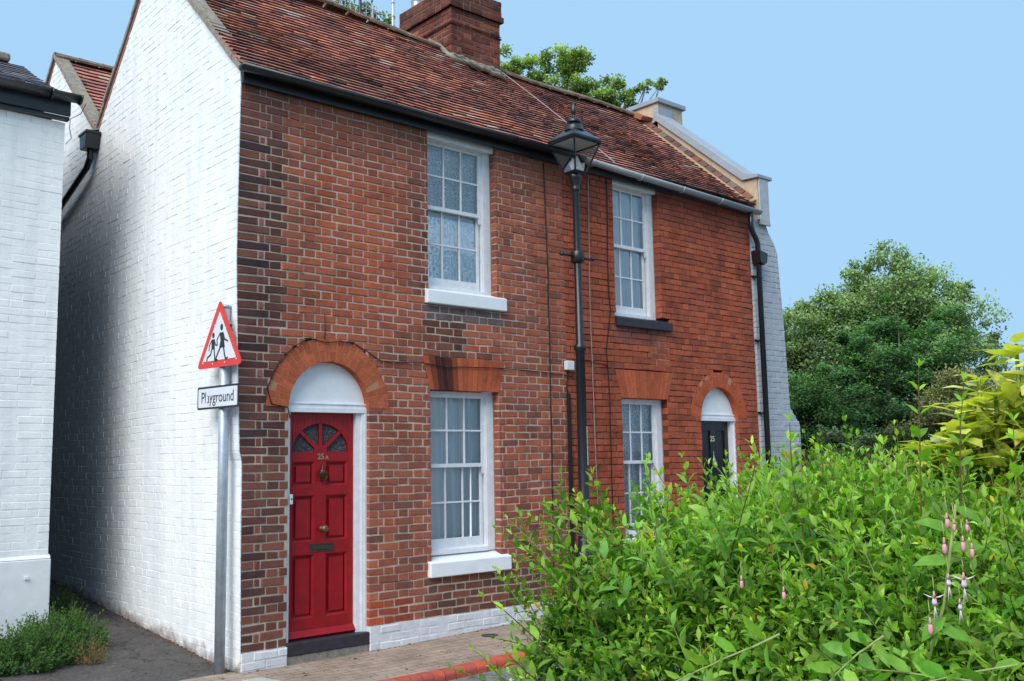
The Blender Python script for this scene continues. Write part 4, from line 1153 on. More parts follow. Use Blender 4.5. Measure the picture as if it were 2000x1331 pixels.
# ------------------------------------------------------------------ sign post
sp = thing('warning_sign', 'red-bordered triangular children crossing sign with Playground plate on a grey pole', 'road sign', (-.13, .125, -.1))
def PS(o): return rel(sp, o)
PX, PY = -.13, .125
mb = MB(); mb.tube([(PX, PY, -.15), (PX, PY, 2.995)], .044, 16); PS(mb.build('pole', [M_GALV], sp, True))
mb = MB(); mb.lathe((PX, PY, 2.993), [(.046, 0), (.046, .025), (.02, .035)], 16); PS(mb.build('pole_cap', [M_GALV], sp, True))
ANG = math.radians(7)
ud = np.array([-math.sin(ANG) * -1 * -1, math.cos(ANG), 0])   # along the plate, away from the street
ud = np.array([-math.sin(ANG), math.cos(ANG), 0]); nd = np.array([-math.cos(ANG), -math.sin(ANG), 0])
def S(u, w, n): return tuple(np.array([PX, PY, 0]) + nd * (.052 + n) - ud * u + np.array([0, 0, w]))   # u to the viewer's right
def rounded(poly, r, n=5):
    out = []; m = len(poly)
    for i in range(m):
        p0, p, p1 = (np.array(poly[(i + k) % m], float) for k in (-1, 0, 1))
        a = (p0 - p) / np.linalg.norm(p0 - p); b = (p1 - p) / np.linalg.norm(p1 - p)
        ang = math.acos(a @ b); d = r / math.tan(ang / 2)
        A = p + a * d; B = p + b * d
        for k in range(n + 1):
            t = k / n; out.append(tuple((1 - t) ** 2 * A + 2 * t * (1 - t) * p + t * t * B))
    return out
def plate(poly, w0, n, th, name, m, parent):
    mb = MB(); mb.prism([S(u, w0 + w, n) for (u, w) in poly], tuple(nd * -th)); return mb.build(name, [m], parent)
RW = .365
M_SRED = plain('sign_red', (.62, .035, .025), .35, .5, .08, 10); M_SWHITE = plain('sign_white', (.62, .65, .7), .35, .5, .05, 8); M_SBLACK = plain('sign_black', (.012, .012, .02), .4, .4)
tri = rounded([(-RW, 0), (RW, 0), (0, .605)], .04)
SB = 2.475
tp = PS(plate(tri, SB, .004, .004, 'triangle_plate', M_SRED, sp))
inn = rounded([(-RW + .1, .062), (RW - .1, .062), (0, .062 + .425)], .004, 2)
plate(inn, SB, .0062, .002, 'white_field', M_SWHITE, tp)
# figures (bodies, limbs as rounded outlines)
def blob(paths, n, name, parent, SBz=SB):
    mb = MB()
    for path, r in paths:
        if not isinstance(r, tuple): r = r * .72
        P = [np.array(p, float) for p in path]
        if len(P) == 1:
            pts = [(P[0][0] + r[0] * math.cos(a), P[0][1] + r[1] * math.sin(a)) for a in np.linspace(0, 2 * PI, 17)[:-1]]
            mb.prism([S(u, SBz + w, n) for (u, w) in pts], tuple(nd * -.0005)); continue
        if r == 0:
            mb.prism([S(u, SBz + w, n) for (u, w) in path], tuple(nd * -.0005)); n += .00006; continue
        for a, b in zip(P[:-1], P[1:]):
            d = (b - a) / np.linalg.norm(b - a); e = np.array([-d[1], d[0]]) * r
            pts = [a + e, a - e, b - e, b + e]
            mb.prism([S(q[0], SBz + q[1], n) for q in pts], tuple(nd * -.0005)); n += .00005
        for p in P:
            pts = [(p[0] + r * math.cos(a), p[1] + r * math.sin(a)) for a in np.linspace(0, 2 * PI, 9)[:-1]]
            mb.prism([S(u, SBz + w, n) for (u, w) in pts], tuple(nd * -.0005)); n += .00005
    return mb.build(name, [M_SBLACK], parent)
blob([([(.035, .345)], (.022, .030)),
      ([(.005, .30), (.065, .30), (.085, .19), (.09, .165), (.0, .165), (.02, .23)], 0),
      ([(.01, .29), (-.035, .24), (-.03, .19)], .010), ([(.062, .29), (.085, .235), (.135, .215)], .010),
      ([(.02, .17), (-.02, .12), (-.055, .07)], .012), ([(-.055, .07), (-.025, .066)], .009),
      ([(.07, .17), (.085, .11), (.105, .062)], .012), ([(.105, .066), (.135, .073)], .009)], .0069, 'tall_child_figure', tp)
blob([([(-.095, .285)], (.020, .025)),
      ([(-.125, .25), (-.07, .25), (-.07, .16), (-.12, .16)], 0),
      ([(-.12, .24), (-.155, .2), (-.16, .155)], .009), ([(-.075, .24), (-.055, .195), (-.03, .195)], .009),
      ([(-.112, .17), (-.135, .115), (-.185, .095), (-.195, .068)], .011),
      ([(-.08, .17), (-.07, .11), (-.065, .06), (-.045, .058)], .011)], .0069, 'small_child_figure', tp)
for (u, w) in ((-.26, .05), (.27, .05), (-.10, .035), (.09, .035), (-.075, .37), (.10, .33)):
    mb = MB(); mb.prism([S(u + .006 * math.cos(a), SB + w + .006 * math.sin(a), .0085) for a in np.linspace(0, 2 * PI, 9)[:-1]], tuple(nd * -.004)); mb.build('rivet', [M_PLASTICW], tp)
PB = 2.115
pp = PS(plate(rounded([(-.34, 0), (.31, 0), (.31, .20), (-.34, .20)], .02), PB, .004, .004, 'name_plate', M_SBLACK, sp))
plate(rounded([(-.322, .018), (.292, .018), (.292, .182), (-.322, .182)], .012), PB, .0062, .002, 'white_field', M_SWHITE, pp)
R = Matrix(((-ud[0], 0, nd[0], 0), (-ud[1], 0, nd[1], 0), (0, 1, 0, 0), (0, 0, 0, 1)))
R.translation = Vector(S(-.015, PB + .098, .0068))
text_mesh('Playground', .118, 'lettering', M_SBLACK, pp, R @ Matrix.Diagonal((.98, 1.15, 1, 1)), .0004, .0006)
mb = MB()   # patch where the lettering has been scratched away
mb.prism([S(u, PB + w, .0079) for (u, w) in ((-.20, .065), (-.18, .055), (-.165, .07), (-.162, .105), (-.178, .12), (-.192, .112), (-.188, .09))], tuple(nd * -.0004)); mb.build('worn_patch', [M_PLASTICW], pp)
for w in (2.57, 2.85, 2.21):
    mb = MB(); mb.obox(S(-.055, w, -.003), tuple(-ud * .11), tuple(-nd * .1), (0, 0, .03)); PS(mb.build('clamp', [M_GALV], sp))

# ------------------------------------------------------------------ street lamp
lp = thing('street_lamp', 'black Victorian style street lamp with four-sided glass lantern before the brick wall', 'street lamp', (3.79, -.35, -.05))
def PLm(o): return rel(lp, o)
LX, LY = 3.79, -.35
mb = MB(); mb.lathe((LX, LY, -.1), [(.13, 0), (.13, .25), (.115, .29), (.09, .65), (.11, .68), (.11, .72), (.085, .76), (.07, .95), (.062, 1.0), (.075, 1.02), (.075, 1.06), (.060, 1.09), (.052, 2.9), (.066, 2.92), (.070, 2.945), (.066, 2.97), (.045, 2.99), (.039, 4.70), (.046, 4.72), (.054, 4.74), (.046, 4.76), (.048, 4.78), (.068, 4.86), (.085, 4.92)], 20)
def lamp_paint():
    m, nt, b = mat('lamp_black_paint'); p = pos(nt)
    mp = node(nt, 'ShaderNodeMapping'); mp.inputs['Scale'].default_value = (10, 10, 2.2); nt.links.new(p, mp.inputs[0])
    n = noise(nt, 2.6, 6, .75, vec=mp.outputs[0])
    r = ramp(nt, n.outputs['Fac'], [(.66, (.012, .014, .018)), (.69, (.3, .31, .33))]); nt.links.new(r.outputs[0], b.inputs['Base Color'])
    b.inputs['Roughness'].default_value = .32; h = noise(nt, 40, 4, .6, vec=p); bump(nt, b, h.outputs['Fac'], .2, .004); return m
M_LAMP = lamp_paint()
PLm(mb.build('column', [M_LAMP], lp, True))
mb = MB()
mb.tube([(LX - .24, LY + .21 * .0 + .0, 3.87), (LX - .06, LY, 3.87)], [.016, .014], 8); mb.tube([(LX + .06, LY, 3.86), (LX + .24, LY, 3.86)], [.014, .016], 8)
for s in (-1, 1): mb.tube([(LX + s * .235, LY, 3.87), (LX + s * .262, LY, 3.87)], [.022, .02], 8)
mb.lathe((LX, LY, 3.80), [(.07, 0), (.078, .01), (.078, .12), (.07, .13)], 8)
PLm(mb.build('ladder_bar', [M_LAMP], lp, True))
ln = thing('lantern', '', ''); del ln['label']; del ln['category']
COL.objects.unlink(ln); bpy.data.objects.remove(ln)
ez, bz, ea, ba = 5.165, 4.83, .205, .085
mb = MB()
C4 = [(-1, -1), (1, -1), (1, 1), (-1, 1)]
for i, (sx, sy) in enumerate(C4):
    mb.tube([(LX + sx * ba, LY + sy * ba, bz), (LX + sx * ea, LY + sy * ea, ez)], .011, 6)
    nx, ny = C4[(i + 1) % 4]
    mb.tube([(LX + sx * ba, LY + sy * ba, bz), (LX + nx * ba, LY + ny * ba, bz)], .012, 6)
    mb.tube([(LX + sx * ea, LY + sy * ea, ez), (LX + nx * ea, LY + ny * ea, ez)], .012, 6)
mb.box(LX - ba, LX + ba, LY - ba, LY + ba, bz - .02, bz)
lf = PLm(mb.build('lantern_frame', [M_BLACK], lp))
for i, (sx, sy) in enumerate(C4):
    nx, ny = C4[(i + 1) % 4]; mb = MB()
    mb.add([(LX + sx * ba, LY + sy * ba, bz), (LX + nx * ba, LY + ny * ba, bz), (LX + nx * ea, LY + ny * ea, ez), (LX + sx * ea, LY + sy * ea, ez)], [(0, 1, 2, 3)])
    mb.build('pane', [M_LGLASS], lf)
mb = MB(); r0 = ea + .012; r1 = .088
vs = [(LX + sx * r0, LY + sy * r0, ez + .012) for sx, sy in C4] + [(LX + sx * r0, LY + sy * r0, ez + .04) for sx, sy in C4] + [(LX + sx * r1, LY + sy * r1, ez + .155) for sx, sy in C4]
fs = [(0, 3, 2, 1)] + [(i, (i + 1) % 4, (i + 1) % 4 + 4, i + 4) for i in range(4)] + [(i + 4, (i + 1) % 4 + 4, (i + 1) % 4 + 8, i + 8) for i in range(4)] + [(8, 9, 10, 11)]
mb.add(vs, fs); PLm(mb.build('lantern_roof', [M_BLACK], lp, bevel=.004))
mb = MB(); mb.box(LX - ea + .02, LX + ea - .02, LY - ea + .02, LY + ea - .02, ez - .004, ez + .008); mb.build('lamp_tray', [M_PLASTICW], lf)
mb = MB(); mb.lathe((LX, LY, ez + .14), [(.115, 0), (.12, .012), (.112, .02), (.105, .03), (.1, .06), (.085, .08), (.06, .09), (.06, .1), (.082, .105), (.085, .115), (.075, .14), (.05, .165), (.03, .175), (.02, .185), (.018, .205), (.028, .22), (.034, .25), (.026, .29), (.012, .33), (.004, .37)], 20)
PLm(mb.build('finial', [M_LAMP], lp, True))
mb = MB()   # bent reflector inside
mb.add([(LX - .07, LY - .02, bz + .01), (LX + .05, LY - .09, bz + .01), (LX + .02, LY - .02, bz + .2), (LX - .05, LY + .05, bz + .11)], [(0, 1, 2, 3)])
mb.add([(LX - .0, LY + .06, bz + .01), (LX + .09, LY - .04, bz + .01), (LX + .12, LY - .04, bz + .13), (LX + .01, LY + .1, bz + .14)], [(0, 1, 2, 3)])
mb.tube([(LX, LY, bz), (LX, LY, ez)], .008, 6)
mb.build('reflector', [plain('old_mirror', (.6, .6, .62), .3, .5, .2, 20)], lf)
# number strip on the side facing up the street
st = math.radians(-58); rr = .058
sv = np.array([math.cos(st), math.sin(st), 0]); rr = .058; tv = np.array([-math.sin(st), math.cos(st), 0])
mb = MB(); c = np.array([LX, LY, 0]) + sv * rr
mb.obox(tuple(c - tv * .019 + np.array([0, 0, 1.56])), tuple(tv * .038), tuple(-sv * .003), (0, 0, .42))
nsx = PLm(mb.build('number_strip', [plain('cream_label', (.62, .56, .36), .5, .4, .06)], lp))
R = Matrix(((tv[0], 0, sv[0], 0), (tv[1], 0, sv[1], 0), (0, 1, 0, 0), (0, 0, 0, 1)))
for i, chx in enumerate('FBBB013'):
    R2 = R.copy(); R2.translation = Vector(tuple(c + sv * .0012 + np.array([0, 0, 1.948 - i * .057])))
    text_mesh(chx, .052, 'character', M_SBLACK, nsx, R2 @ Matrix.Diagonal((.8, 1, 1, 1)), .0003, .0004)

# ------------------------------------------------------------------ foliage
class LeafCloud:
    """many folded leaves, vectorised.  frames: origin, axis (length dir), side, normal"""
    def __init__(s): s.O = []; s.A = []; s.N = []; s.L = []; s.W = []; s.C = []; s.B = []
    def add(s, o, a, n, L, W, c, bend=.15):
        s.O.append(o); s.A.append(a); s.N.append(n); s.L.append(L); s.W.append(W); s.C.append(c); s.B.append(bend)
    def cat(s):
        f = lambda l: np.concatenate([np.atleast_2d(x) for x in l])
        O, A, N, C = f(s.O), f(s.A), f(s.N), f(s.C)
        L, W, B = (np.concatenate([np.atleast_1d(x) for x in l]) for l in (s.L, s.W, s.B))
        return O, A, N, L, W, C, B
    def mesh(s, name, m, parent, simple=False, stems=None):
        O, A, N, L, W, C, B = s.cat()
        A = A / np.linalg.norm(A, axis=1, keepdims=True)
        Sd = np.cross(A, N); Sd /= np.linalg.norm(Sd, axis=1, keepdims=True) + 1e-9
        N = np.cross(Sd, A)
        if simple: tmpl = np.array([(0, 0, 0), (.5, -.5, .0), (1, 0, -.1), (.5, .5, .0)]); faces = [(0, 1, 2, 3)]
        else:
            tmpl = np.array([(0, 0, 0), (.3, -.44, .07), (.33, 0, -.0), (.3, .44, .07), (.68, -.36, .02), (.7, 0, -.06), (.68, .36, .02), (1, 0, -.3)])
            faces = [(0, 1, 2), (0, 2, 3), (1, 4, 5, 2), (2, 5, 6, 3), (4, 7, 5), (5, 7, 6)]
        n = len(O); k = len(tmpl)
        V = (O[:, None, :] + A[:, None, :] * (tmpl[None, :, 0, None] * L[:, None, None]) + Sd[:, None, :] * (tmpl[None, :, 1, None] * W[:, None, None])
             + N[:, None, :] * (tmpl[None, :, 2, None] * (L * (.35 + B * 2))[:, None, None])).reshape(-1, 3)
        sizes = np.array([len(f) for f in faces]); flat = np.concatenate([np.array(f) for f in faces])
        loops = (flat[None, :] + (np.arange(n) * k)[:, None]).ravel()
        tot = np.tile(sizes, n); cols = np.repeat(C, k, axis=0)
        mi = np.zeros(len(tot), np.int32); sm = np.ones(len(tot), bool)
        if stems is not None and len(stems.v):
            sv = np.array(stems.v, float); base = len(V)
            V = np.concatenate([V, sv]); cols = np.concatenate([cols, np.array(stems.c)])
            sl = np.concatenate([np.array(f) for f in stems.f]) + base; loops = np.concatenate([loops, sl])
            tt = np.array([len(f) for f in stems.f]); tot = np.concatenate([tot, tt]); mi = np.concatenate([mi, np.zeros(len(tt), np.int32)])
            sm = np.concatenate([sm, np.ones(len(tt), bool)])
        start = np.concatenate([[0], np.cumsum(tot)[:-1]])
        me = bpy.data.meshes.new(name)
        me.vertices.add(len(V)); me.vertices.foreach_set('co', V.astype(np.float32).ravel())
        me.loops.add(len(loops)); me.loops.foreach_set('vertex_index', loops.astype(np.int32))
        me.polygons.add(len(tot)); me.polygons.foreach_set('loop_start', start.astype(np.int32)); me.polygons.foreach_set('loop_total', tot.astype(np.int32))
        me.update(calc_edges=True); me.validate()
        return finish(me, name, m, parent, cols.astype(np.float32), None, True)

def nrm(v): v = np.asarray(v, float); return v / (np.linalg.norm(v) + 1e-9)
def shoot(lc, st, base, d, length, ln, wd, col_old, col_new, pairs, droop=.0, stemcol=(.2, .2, .08), sr=.0022, narrow=1., spread=.9):
    """a stem with opposite, crosswise leaf pairs getting smaller and fresher at its tip"""
    d = nrm(d); side = nrm(np.cross(d, rng.normal(0, 1, 3))); P = []; p = np.array(base, float); cur = d.copy(); n = pairs
    seg = length / n
    for i in range(n + 1):
        P.append(p.copy()); cur = nrm(cur + np.array([0, 0, -droop / n]) + rng.normal(0, .05, 3)); p = p + cur * seg
    st.tube(P, [sr * (1.1 - .7 * i / n) for i in range(n + 1)], 4, stemcol, 0, False)
    for i in range(1, n + 1):
        t = i / n
        ax = nrm(P[i] - P[i - 1]); side = nrm(side - (side @ ax) * ax)
        if i % 2: sd = side
        else: sd = nrm(np.cross(ax, side))
        sc = (1 - .55 * max(0, t - .55) / .45) * rng.uniform(.75, 1.15)
        up = spread if t < .85 else spread * .5
        for sgn in (-1, 1):
            a = nrm(sd * sgn * up + ax * (.45 + .6 * t) + rng.normal(0, .16, 3) + np.array([0, 0, .05]))
            nn = nrm(ax * 1. + np.array([0, 0, .6]) - a * .3 + rng.normal(0, .22, 3))
            k = rng.uniform(.75, 1.25) * np.array([rng.uniform(.85, 1.15), 1, rng.uniform(.7, 1.3)])
            if rng.random() < .012: k = np.array([2.2, .8, .6])
            c = np.array(col_old) * (1 - t ** 1.5) + np.array(col_new) * t ** 1.5
            lc.add(P[i] + a * .003, a, nn, ln * sc, wd * sc * narrow, c * k, rng.uniform(.02, .25))
    lc.add(P[-1], nrm(cur + rng.normal(0, .2, 3)), nrm(rng.normal(0, 1, 3)), ln * .45, wd * .35, np.array(col_new) * 1.1, .05)

# privet hedge ---------------------------------------------------------------
HX0, HY1 = -2.28, -6.12
def hedge_top(x, y):
    e = x - HX0
    z = 1.50 + .035 * math.sin(x * 2.3 + y * 3.1) + .03 * math.sin(x * 5.1 - y * 4.3)
    z -= .36 * math.exp(-max(0, e) / .17) ; z -= .10 * math.exp(-max(0, HY1 - y) / .12)
    z -= .10 * math.exp(-max(0, e) / .5) * max(0, min(1, (-6.7 - y) * 1.2))
    return z
OLD = (.07, .19, .02); MIDG = (.19, .38, .035); NEW = (.38, .56, .07)
lc = LeafCloud(); st = MB()
def end_x(y, z): return HX0 + .05 * math.sin(y * 5 + z * 3) + .03 * math.sin(y * 13) + .10 * max(0, .9 - z)
count = 0
def hshoot(p, d, L, k=1.):
    shade = rng.uniform(.5, 1.2) * (.55 + .45 * min(1, max(0, (p[2] - 1.0) / .3)))  # lower shoots take painted shade, darker than the hedge top
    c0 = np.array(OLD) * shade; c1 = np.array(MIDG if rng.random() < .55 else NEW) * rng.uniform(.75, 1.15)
    shoot(lc, st, p, d, L, .034 * k, .0175 * k, c0, c1, int(rng.integers(6, 11)), stemcol=(.14, .14, .05) if rng.random() < .5 else (.2, .3, .08), sr=.0016)
# end face
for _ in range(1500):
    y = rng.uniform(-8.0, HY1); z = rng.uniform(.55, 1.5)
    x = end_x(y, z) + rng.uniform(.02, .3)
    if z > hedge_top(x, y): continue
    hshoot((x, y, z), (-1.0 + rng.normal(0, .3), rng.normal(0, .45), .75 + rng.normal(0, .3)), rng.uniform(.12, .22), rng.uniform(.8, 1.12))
# top, dense near, thinner far
for (xa, xb, n) in ((HX0, -1.4, 1900), (-1.4, 0, 1300), (0, 2.2, 800)):
    for _ in range(n):
        x = rng.uniform(xa, xb); y = rng.uniform(-8.1 if x < -1 else -7.6, HY1)
        z = hedge_top(x, y) - rng.uniform(.06, .26)
        lean = -0.5 * math.exp(-(x - HX0) / .2)
        hshoot((x, y, z), (lean + rng.normal(0, .3), rng.normal(0, .3) + .25 * math.exp(-(HY1 - y) / .15), 1.), rng.uniform(.12, .24), rng.uniform(.8, 1.15))
# street side face
for _ in range(450):
    x = rng.uniform(HX0, 1.0); z = rng.uniform(.9, 1.45)
    hshoot((x, HY1 - rng.uniform(0, .15), z), (rng.normal(0, .3), .8, .8), rng.uniform(.12, .2))
# straggling shoots that break the outline
for (bx, by, bz_, tx, ty, tz) in [(-2.22, -6.35, 1.22, -2.40, -6.25, 1.44), (-2.28, -6.33, 1.12, -2.50, -6.28, 1.33), (-2.32, -6.3, 1.1, -2.46, -6.3, 1.2),
        (-1.97, -6.45, 1.35, -2.0, -6.38, 1.62), (-2.3, -6.4, 1.25, -2.36, -6.36, 1.5), (-2.08, -6.77, 1.45, -2.088, -6.778, 1.67), (-1.90, -6.93, 1.5, -1.922, -6.94, 1.775),
        (-1.84, -6.985, 1.5, -1.851, -6.998, 1.745), (-1.74, -7.06, 1.45, -1.752, -7.069, 1.66), (-2.1, -6.6, 1.4, -2.16, -6.7, 1.60), (-1.6, -6.6, 1.4, -1.62, -6.65, 1.64), (-1.2, -6.5, 1.45, -1.22, -6.5, 1.63), (-1.95, -7.2, 1.4, -1.99, -7.24, 1.60), (-2.0, -6.2, 1.38, -2.06, -6.16, 1.56), (-1.7, -6.2, 1.4, -1.72, -6.2, 1.6)]:
    b = np.array((bx, by, bz_)); t = np.array((tx, ty, tz))
    shoot(lc, st, b, t - b, np.linalg.norm(t - b) + .02, .046, .022, np.array(MIDG) * .9, np.array(NEW), 6, stemcol=(.2, .15, .07), sr=.002, spread=.8)
hg = thing('privet_hedge', 'dense bright green clipped hedge filling the right foreground', 'hedge', (-1, -7, -.2))
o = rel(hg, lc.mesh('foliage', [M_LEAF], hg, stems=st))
# woody stems and the shaded inside of the hedge
mb = MB()
for _ in range(420):
    x = rng.uniform(HX0 + .12, 2.0); y = rng.uniform(-7.9, HY1 - .12); b = np.array([x, y, -.3]); h = hedge_top(x, y) - .15
    pts = [b]
    for k in range(5): pts.append(np.array([x + rng.normal(0, .05), y + rng.normal(0, .05), -.3 + (h + .3) * (k + 1) / 5]))
    mb.tube(pts, [.014, .012, .01, .008, .006, .003], 5, (.1, .07, .045))
rel(hg, mb.build('stems', [M_BARK], hg))
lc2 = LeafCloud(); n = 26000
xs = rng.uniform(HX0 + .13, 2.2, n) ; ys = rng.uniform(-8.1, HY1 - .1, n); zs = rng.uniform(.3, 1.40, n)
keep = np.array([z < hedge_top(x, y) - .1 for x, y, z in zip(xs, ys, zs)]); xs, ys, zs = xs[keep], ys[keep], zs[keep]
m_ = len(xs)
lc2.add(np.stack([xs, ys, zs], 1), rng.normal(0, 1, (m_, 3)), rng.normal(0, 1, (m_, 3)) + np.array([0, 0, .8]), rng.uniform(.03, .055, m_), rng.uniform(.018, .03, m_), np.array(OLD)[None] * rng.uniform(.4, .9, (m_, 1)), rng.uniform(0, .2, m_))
n = 30000
xs = HX0 + .06 + rng.uniform(0, 1, n) ** 1.6 * 3.2; ys = rng.uniform(-8.0, HY1 - .02, n)
zs = np.array([hedge_top(x, y) for x, y in zip(xs, ys)]) - rng.uniform(-.02, .13, n)
kk = np.clip(1.1 - (np.array([hedge_top(x, y) for x, y in zip(xs, ys)]) - zs) * 4.5, .4, 1.1)[:, None]  # painted shade: leaves darken with depth below the top
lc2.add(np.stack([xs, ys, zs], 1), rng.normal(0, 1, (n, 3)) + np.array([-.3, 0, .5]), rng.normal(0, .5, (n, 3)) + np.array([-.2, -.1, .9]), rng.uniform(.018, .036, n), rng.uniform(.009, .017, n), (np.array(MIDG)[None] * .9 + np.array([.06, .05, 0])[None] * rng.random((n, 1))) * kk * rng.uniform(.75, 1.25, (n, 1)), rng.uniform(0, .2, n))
n = 12000; ys = rng.uniform(-8.0, HY1, n); zs = rng.uniform(.6, 1.42, n); xs = HX0 + rng.uniform(-.04, .12, n); kp = np.array([z < hedge_top(x, y) for x, y, z in zip(xs, ys, zs)]); xs, ys, zs = xs[kp], ys[kp], zs[kp]; n = len(xs)
lc2.add(np.stack([xs, ys, zs], 1), rng.normal(0, 1, (n, 3)) + np.array([-.6, 0, .3]), rng.normal(0, .5, (n, 3)) + np.array([-.6, -.1, .7]), rng.uniform(.018, .036, n), rng.uniform(.009, .018, n), np.array(OLD)[None] * rng.uniform(.8, 1.7, (n, 1)), rng.uniform(0, .2, n))
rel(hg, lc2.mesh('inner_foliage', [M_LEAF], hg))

# fuchsia growing through the hedge -------------------------------------------
fu = thing('fuchsia_bush', 'pale green fuchsia with drooping pink flowers growing through the hedge', 'shrub', (-1.9, -7.0, -.2))
lc = LeafCloud(); st = MB()
FO = (.19, .40, .05); FN = (.38, .58, .09)
def fshoot(b, t, pairs=8, ln=.05, droop=.1):
    b = np.array(b, float); t = np.array(t, float)
    shoot(lc, st, b, t - b, np.linalg.norm(t - b), ln, ln * .42, np.array(FO) * rng.uniform(.75, 1.1), np.array(FN) * rng.uniform(.8, 1.15), pairs, droop=droop, stemcol=(.42, .46, .22), sr=.0023, spread=1.)
for _ in range(620):
    x = rng.uniform(-2.3, -.3); y = rng.uniform(-7.5, -6.3); z = hedge_top(x, y)
    if x < -2.1 and y > -6.5: continue
    fshoot((x, y, z - .16), (x + rng.normal(-.04, .09), y + rng.normal(0, .09), z + rng.uniform(.0, .09)), int(rng.integers(6, 10)), rng.uniform(.038, .055))
for (b, t) in (((-2.22, -6.42, 1.3), (-2.385, -6.44, 1.565)), ((-2.15, -6.5, 1.3), (-2.325, -6.54, 1.65)), ((-2.1, -6.6, 1.4), (-2.20, -6.63, 1.60)), ((-2.05, -6.75, 1.4), (-2.15, -6.7, 1.64)), ((-1.85, -6.6, 1.45), (-1.9, -6.62, 1.66))):
    fshoot(b, t, 12, .048)
# long arching stems across the lower right
for (b, t) in (((-2.38, -7.28, 1.28), (-2.30, -7.0, 1.31)), ((-2.25, -7.42, 1.36), (-2.40, -7.1, 1.25)), ((-2.2, -7.45, 1.33), (-2.37, -7.25, 1.26)), ((-2.3, -6.85, 1.3), (-2.52, -6.75, 1.22)), ((-2.3, -7.05, 1.32), (-2.49, -7.02, 1.28))):
    fshoot(b, t, 9, .055, .25)
# main flowering stem
FS = [(-2.352, -7.150, 1.30), (-2.346, -7.178, 1.389), (-2.344, -7.189, 1.451), (-2.342, -7.205, 1.54)]
st.tube(FS, .0024, 6, (.42, .46, .2))
for (p, a) in (((-2.343, -7.19, 1.47), (.6, -.7, .2)), ((-2.342, -7.195, 1.50), (-.5, .6, .3)), ((-2.346, -7.18, 1.37), (-.3, .5, -.5)), ((-2.342, -7.2, 1.535), (.5, -.5, -.3)), ((-2.343, -7.19, 1.455), (-.6, .5, 0)), ((-2.35, -7.17, 1.35), (.5, -.6, -.2))):
    lc.add(np.array(p), nrm(a), nrm((-.5, -.4, .7)), .055, .026, np.array(FO) * .9, .15)
rel(fu, lc.mesh('foliage', [M_LEAF], fu, stems=st))
M_PETAL = attr_mat('petal', .6, .3, (80, .9, 1.1), (20, .92, 1.08), (.05, .001, 60))
def flower(p, openf, sc=1.):
    mb = MB(); p = np.array(p, float); top = p + np.array([0, 0, .030 * sc])
    mb.tube([top + np.array([.006, .004, .024]), top + np.array([0, 0, .012]), top], .0007, 5, (.3, .35, .12))
    mb.lathe(tuple(p + np.array([0, 0, .012 * sc])), [(.0042 * sc, 0), (.0030 * sc, .008 * sc), (.0024 * sc, .018 * sc)], 8, (.62, .28, .3))
    if not openf:
        mb.lathe(tuple(p - np.array([0, 0, .016 * sc])), [(.0008 * sc, 0), (.0048 * sc, .006 * sc), (.0066 * sc, .014 * sc), (.0058 * sc, .022 * sc), (.0042 * sc, .028 * sc)], 10, (.75, .3, .38))
    else:
        mb.lathe(tuple(p - np.array([0, 0, .008 * sc])), [(.006 * sc, 0), (.0075 * sc, .007 * sc), (.0045 * sc, .018 * sc)], 10, (.78, .5, .72))
        for k in range(4):
            a = k * PI / 2 + .5; d = np.array([math.cos(a), math.sin(a), .15]); e = np.array([-math.sin(a), math.cos(a), 0]) * .0032 * sc
            q = p + np.array([0, 0, .012 * sc]); mb.add([q, q + d * .014 * sc + e, q + d * .030 * sc + np.array([0, 0, .004]), q + d * .014 * sc - e], [(0, 1, 2, 3)], (.82, .66, .68))
        for k in range(5):
            a = k * 1.3; d = np.array([math.cos(a) * .003, math.sin(a) * .003, -.034 * sc - .004 * (k % 3)])
            mb.tube([p - np.array([0, 0, .006 * sc]), p - np.array([0, 0, .006 * sc]) + d], .0006, 4, (.78, .6, .66))
    return rel(fu, mb.build('flower', [M_PETAL], fu, True))
for (x, y, z, op) in ((-2.358, -7.198, 1.507, 0), (-2.352, -7.204, 1.504, 0), (-2.335, -7.218, 1.508, 0), (-2.362, -7.190, 1.470, 0), (-2.344, -7.207, 1.472, 0), (-2.328, -7.218, 1.468, 0),
                      (-2.355, -7.190, 1.427, 1), (-2.334, -7.208, 1.424, 1), (-2.366, -7.174, 1.391, 1), (-2.338, -7.198, 1.388, 1), (-2.370, -7.165, 1.358, 0)):
    flower((x + rng.normal(0, .002), y + rng.normal(0, .002), z + rng.normal(0, .003)), op, rng.uniform(.42, .6))
for (x, y, z) in ((-2.40, -6.85, 1.40), (-2.38, -6.92, 1.385)):
    flower((x - .02, y - .01, z), 0, .5)

# aucuba ----------------------------------------------------------------------
au = thing('spotted_laurel', 'shrub with large yellow-splashed leaves at the right edge above the hedge', 'shrub', (-1.2, -6.9, -.2))
lc = LeafCloud(); st = MB()
AY = (.82, .80, .22); AG = (.34, .44, .06)
def whorl(c, n, ln, tilt=.3):
    c = np.array(c, float); ph = rng.uniform(0, 6)
    st.tube([c - np.array([0, 0, .22]), c], .005, 5, (.16, .26, .06))
    for k in range(n):
        a = ph + k * 2.4; d = nrm((math.cos(a), math.sin(a), tilt * rng.uniform(-.6, 1.4)))
        t = rng.random(); col = np.array(AY) * t + np.array(AG) * (1 - t)
        L = ln * rng.uniform(.75, 1.15)
        lc.add(c + np.array([0, 0, rng.uniform(-.07, .01)]), d, nrm((rng.normal(0, .15), rng.normal(0, .15), 1)), L * .82, L * .42, col * rng.uniform(.85, 1.2), rng.uniform(-.12, .06))
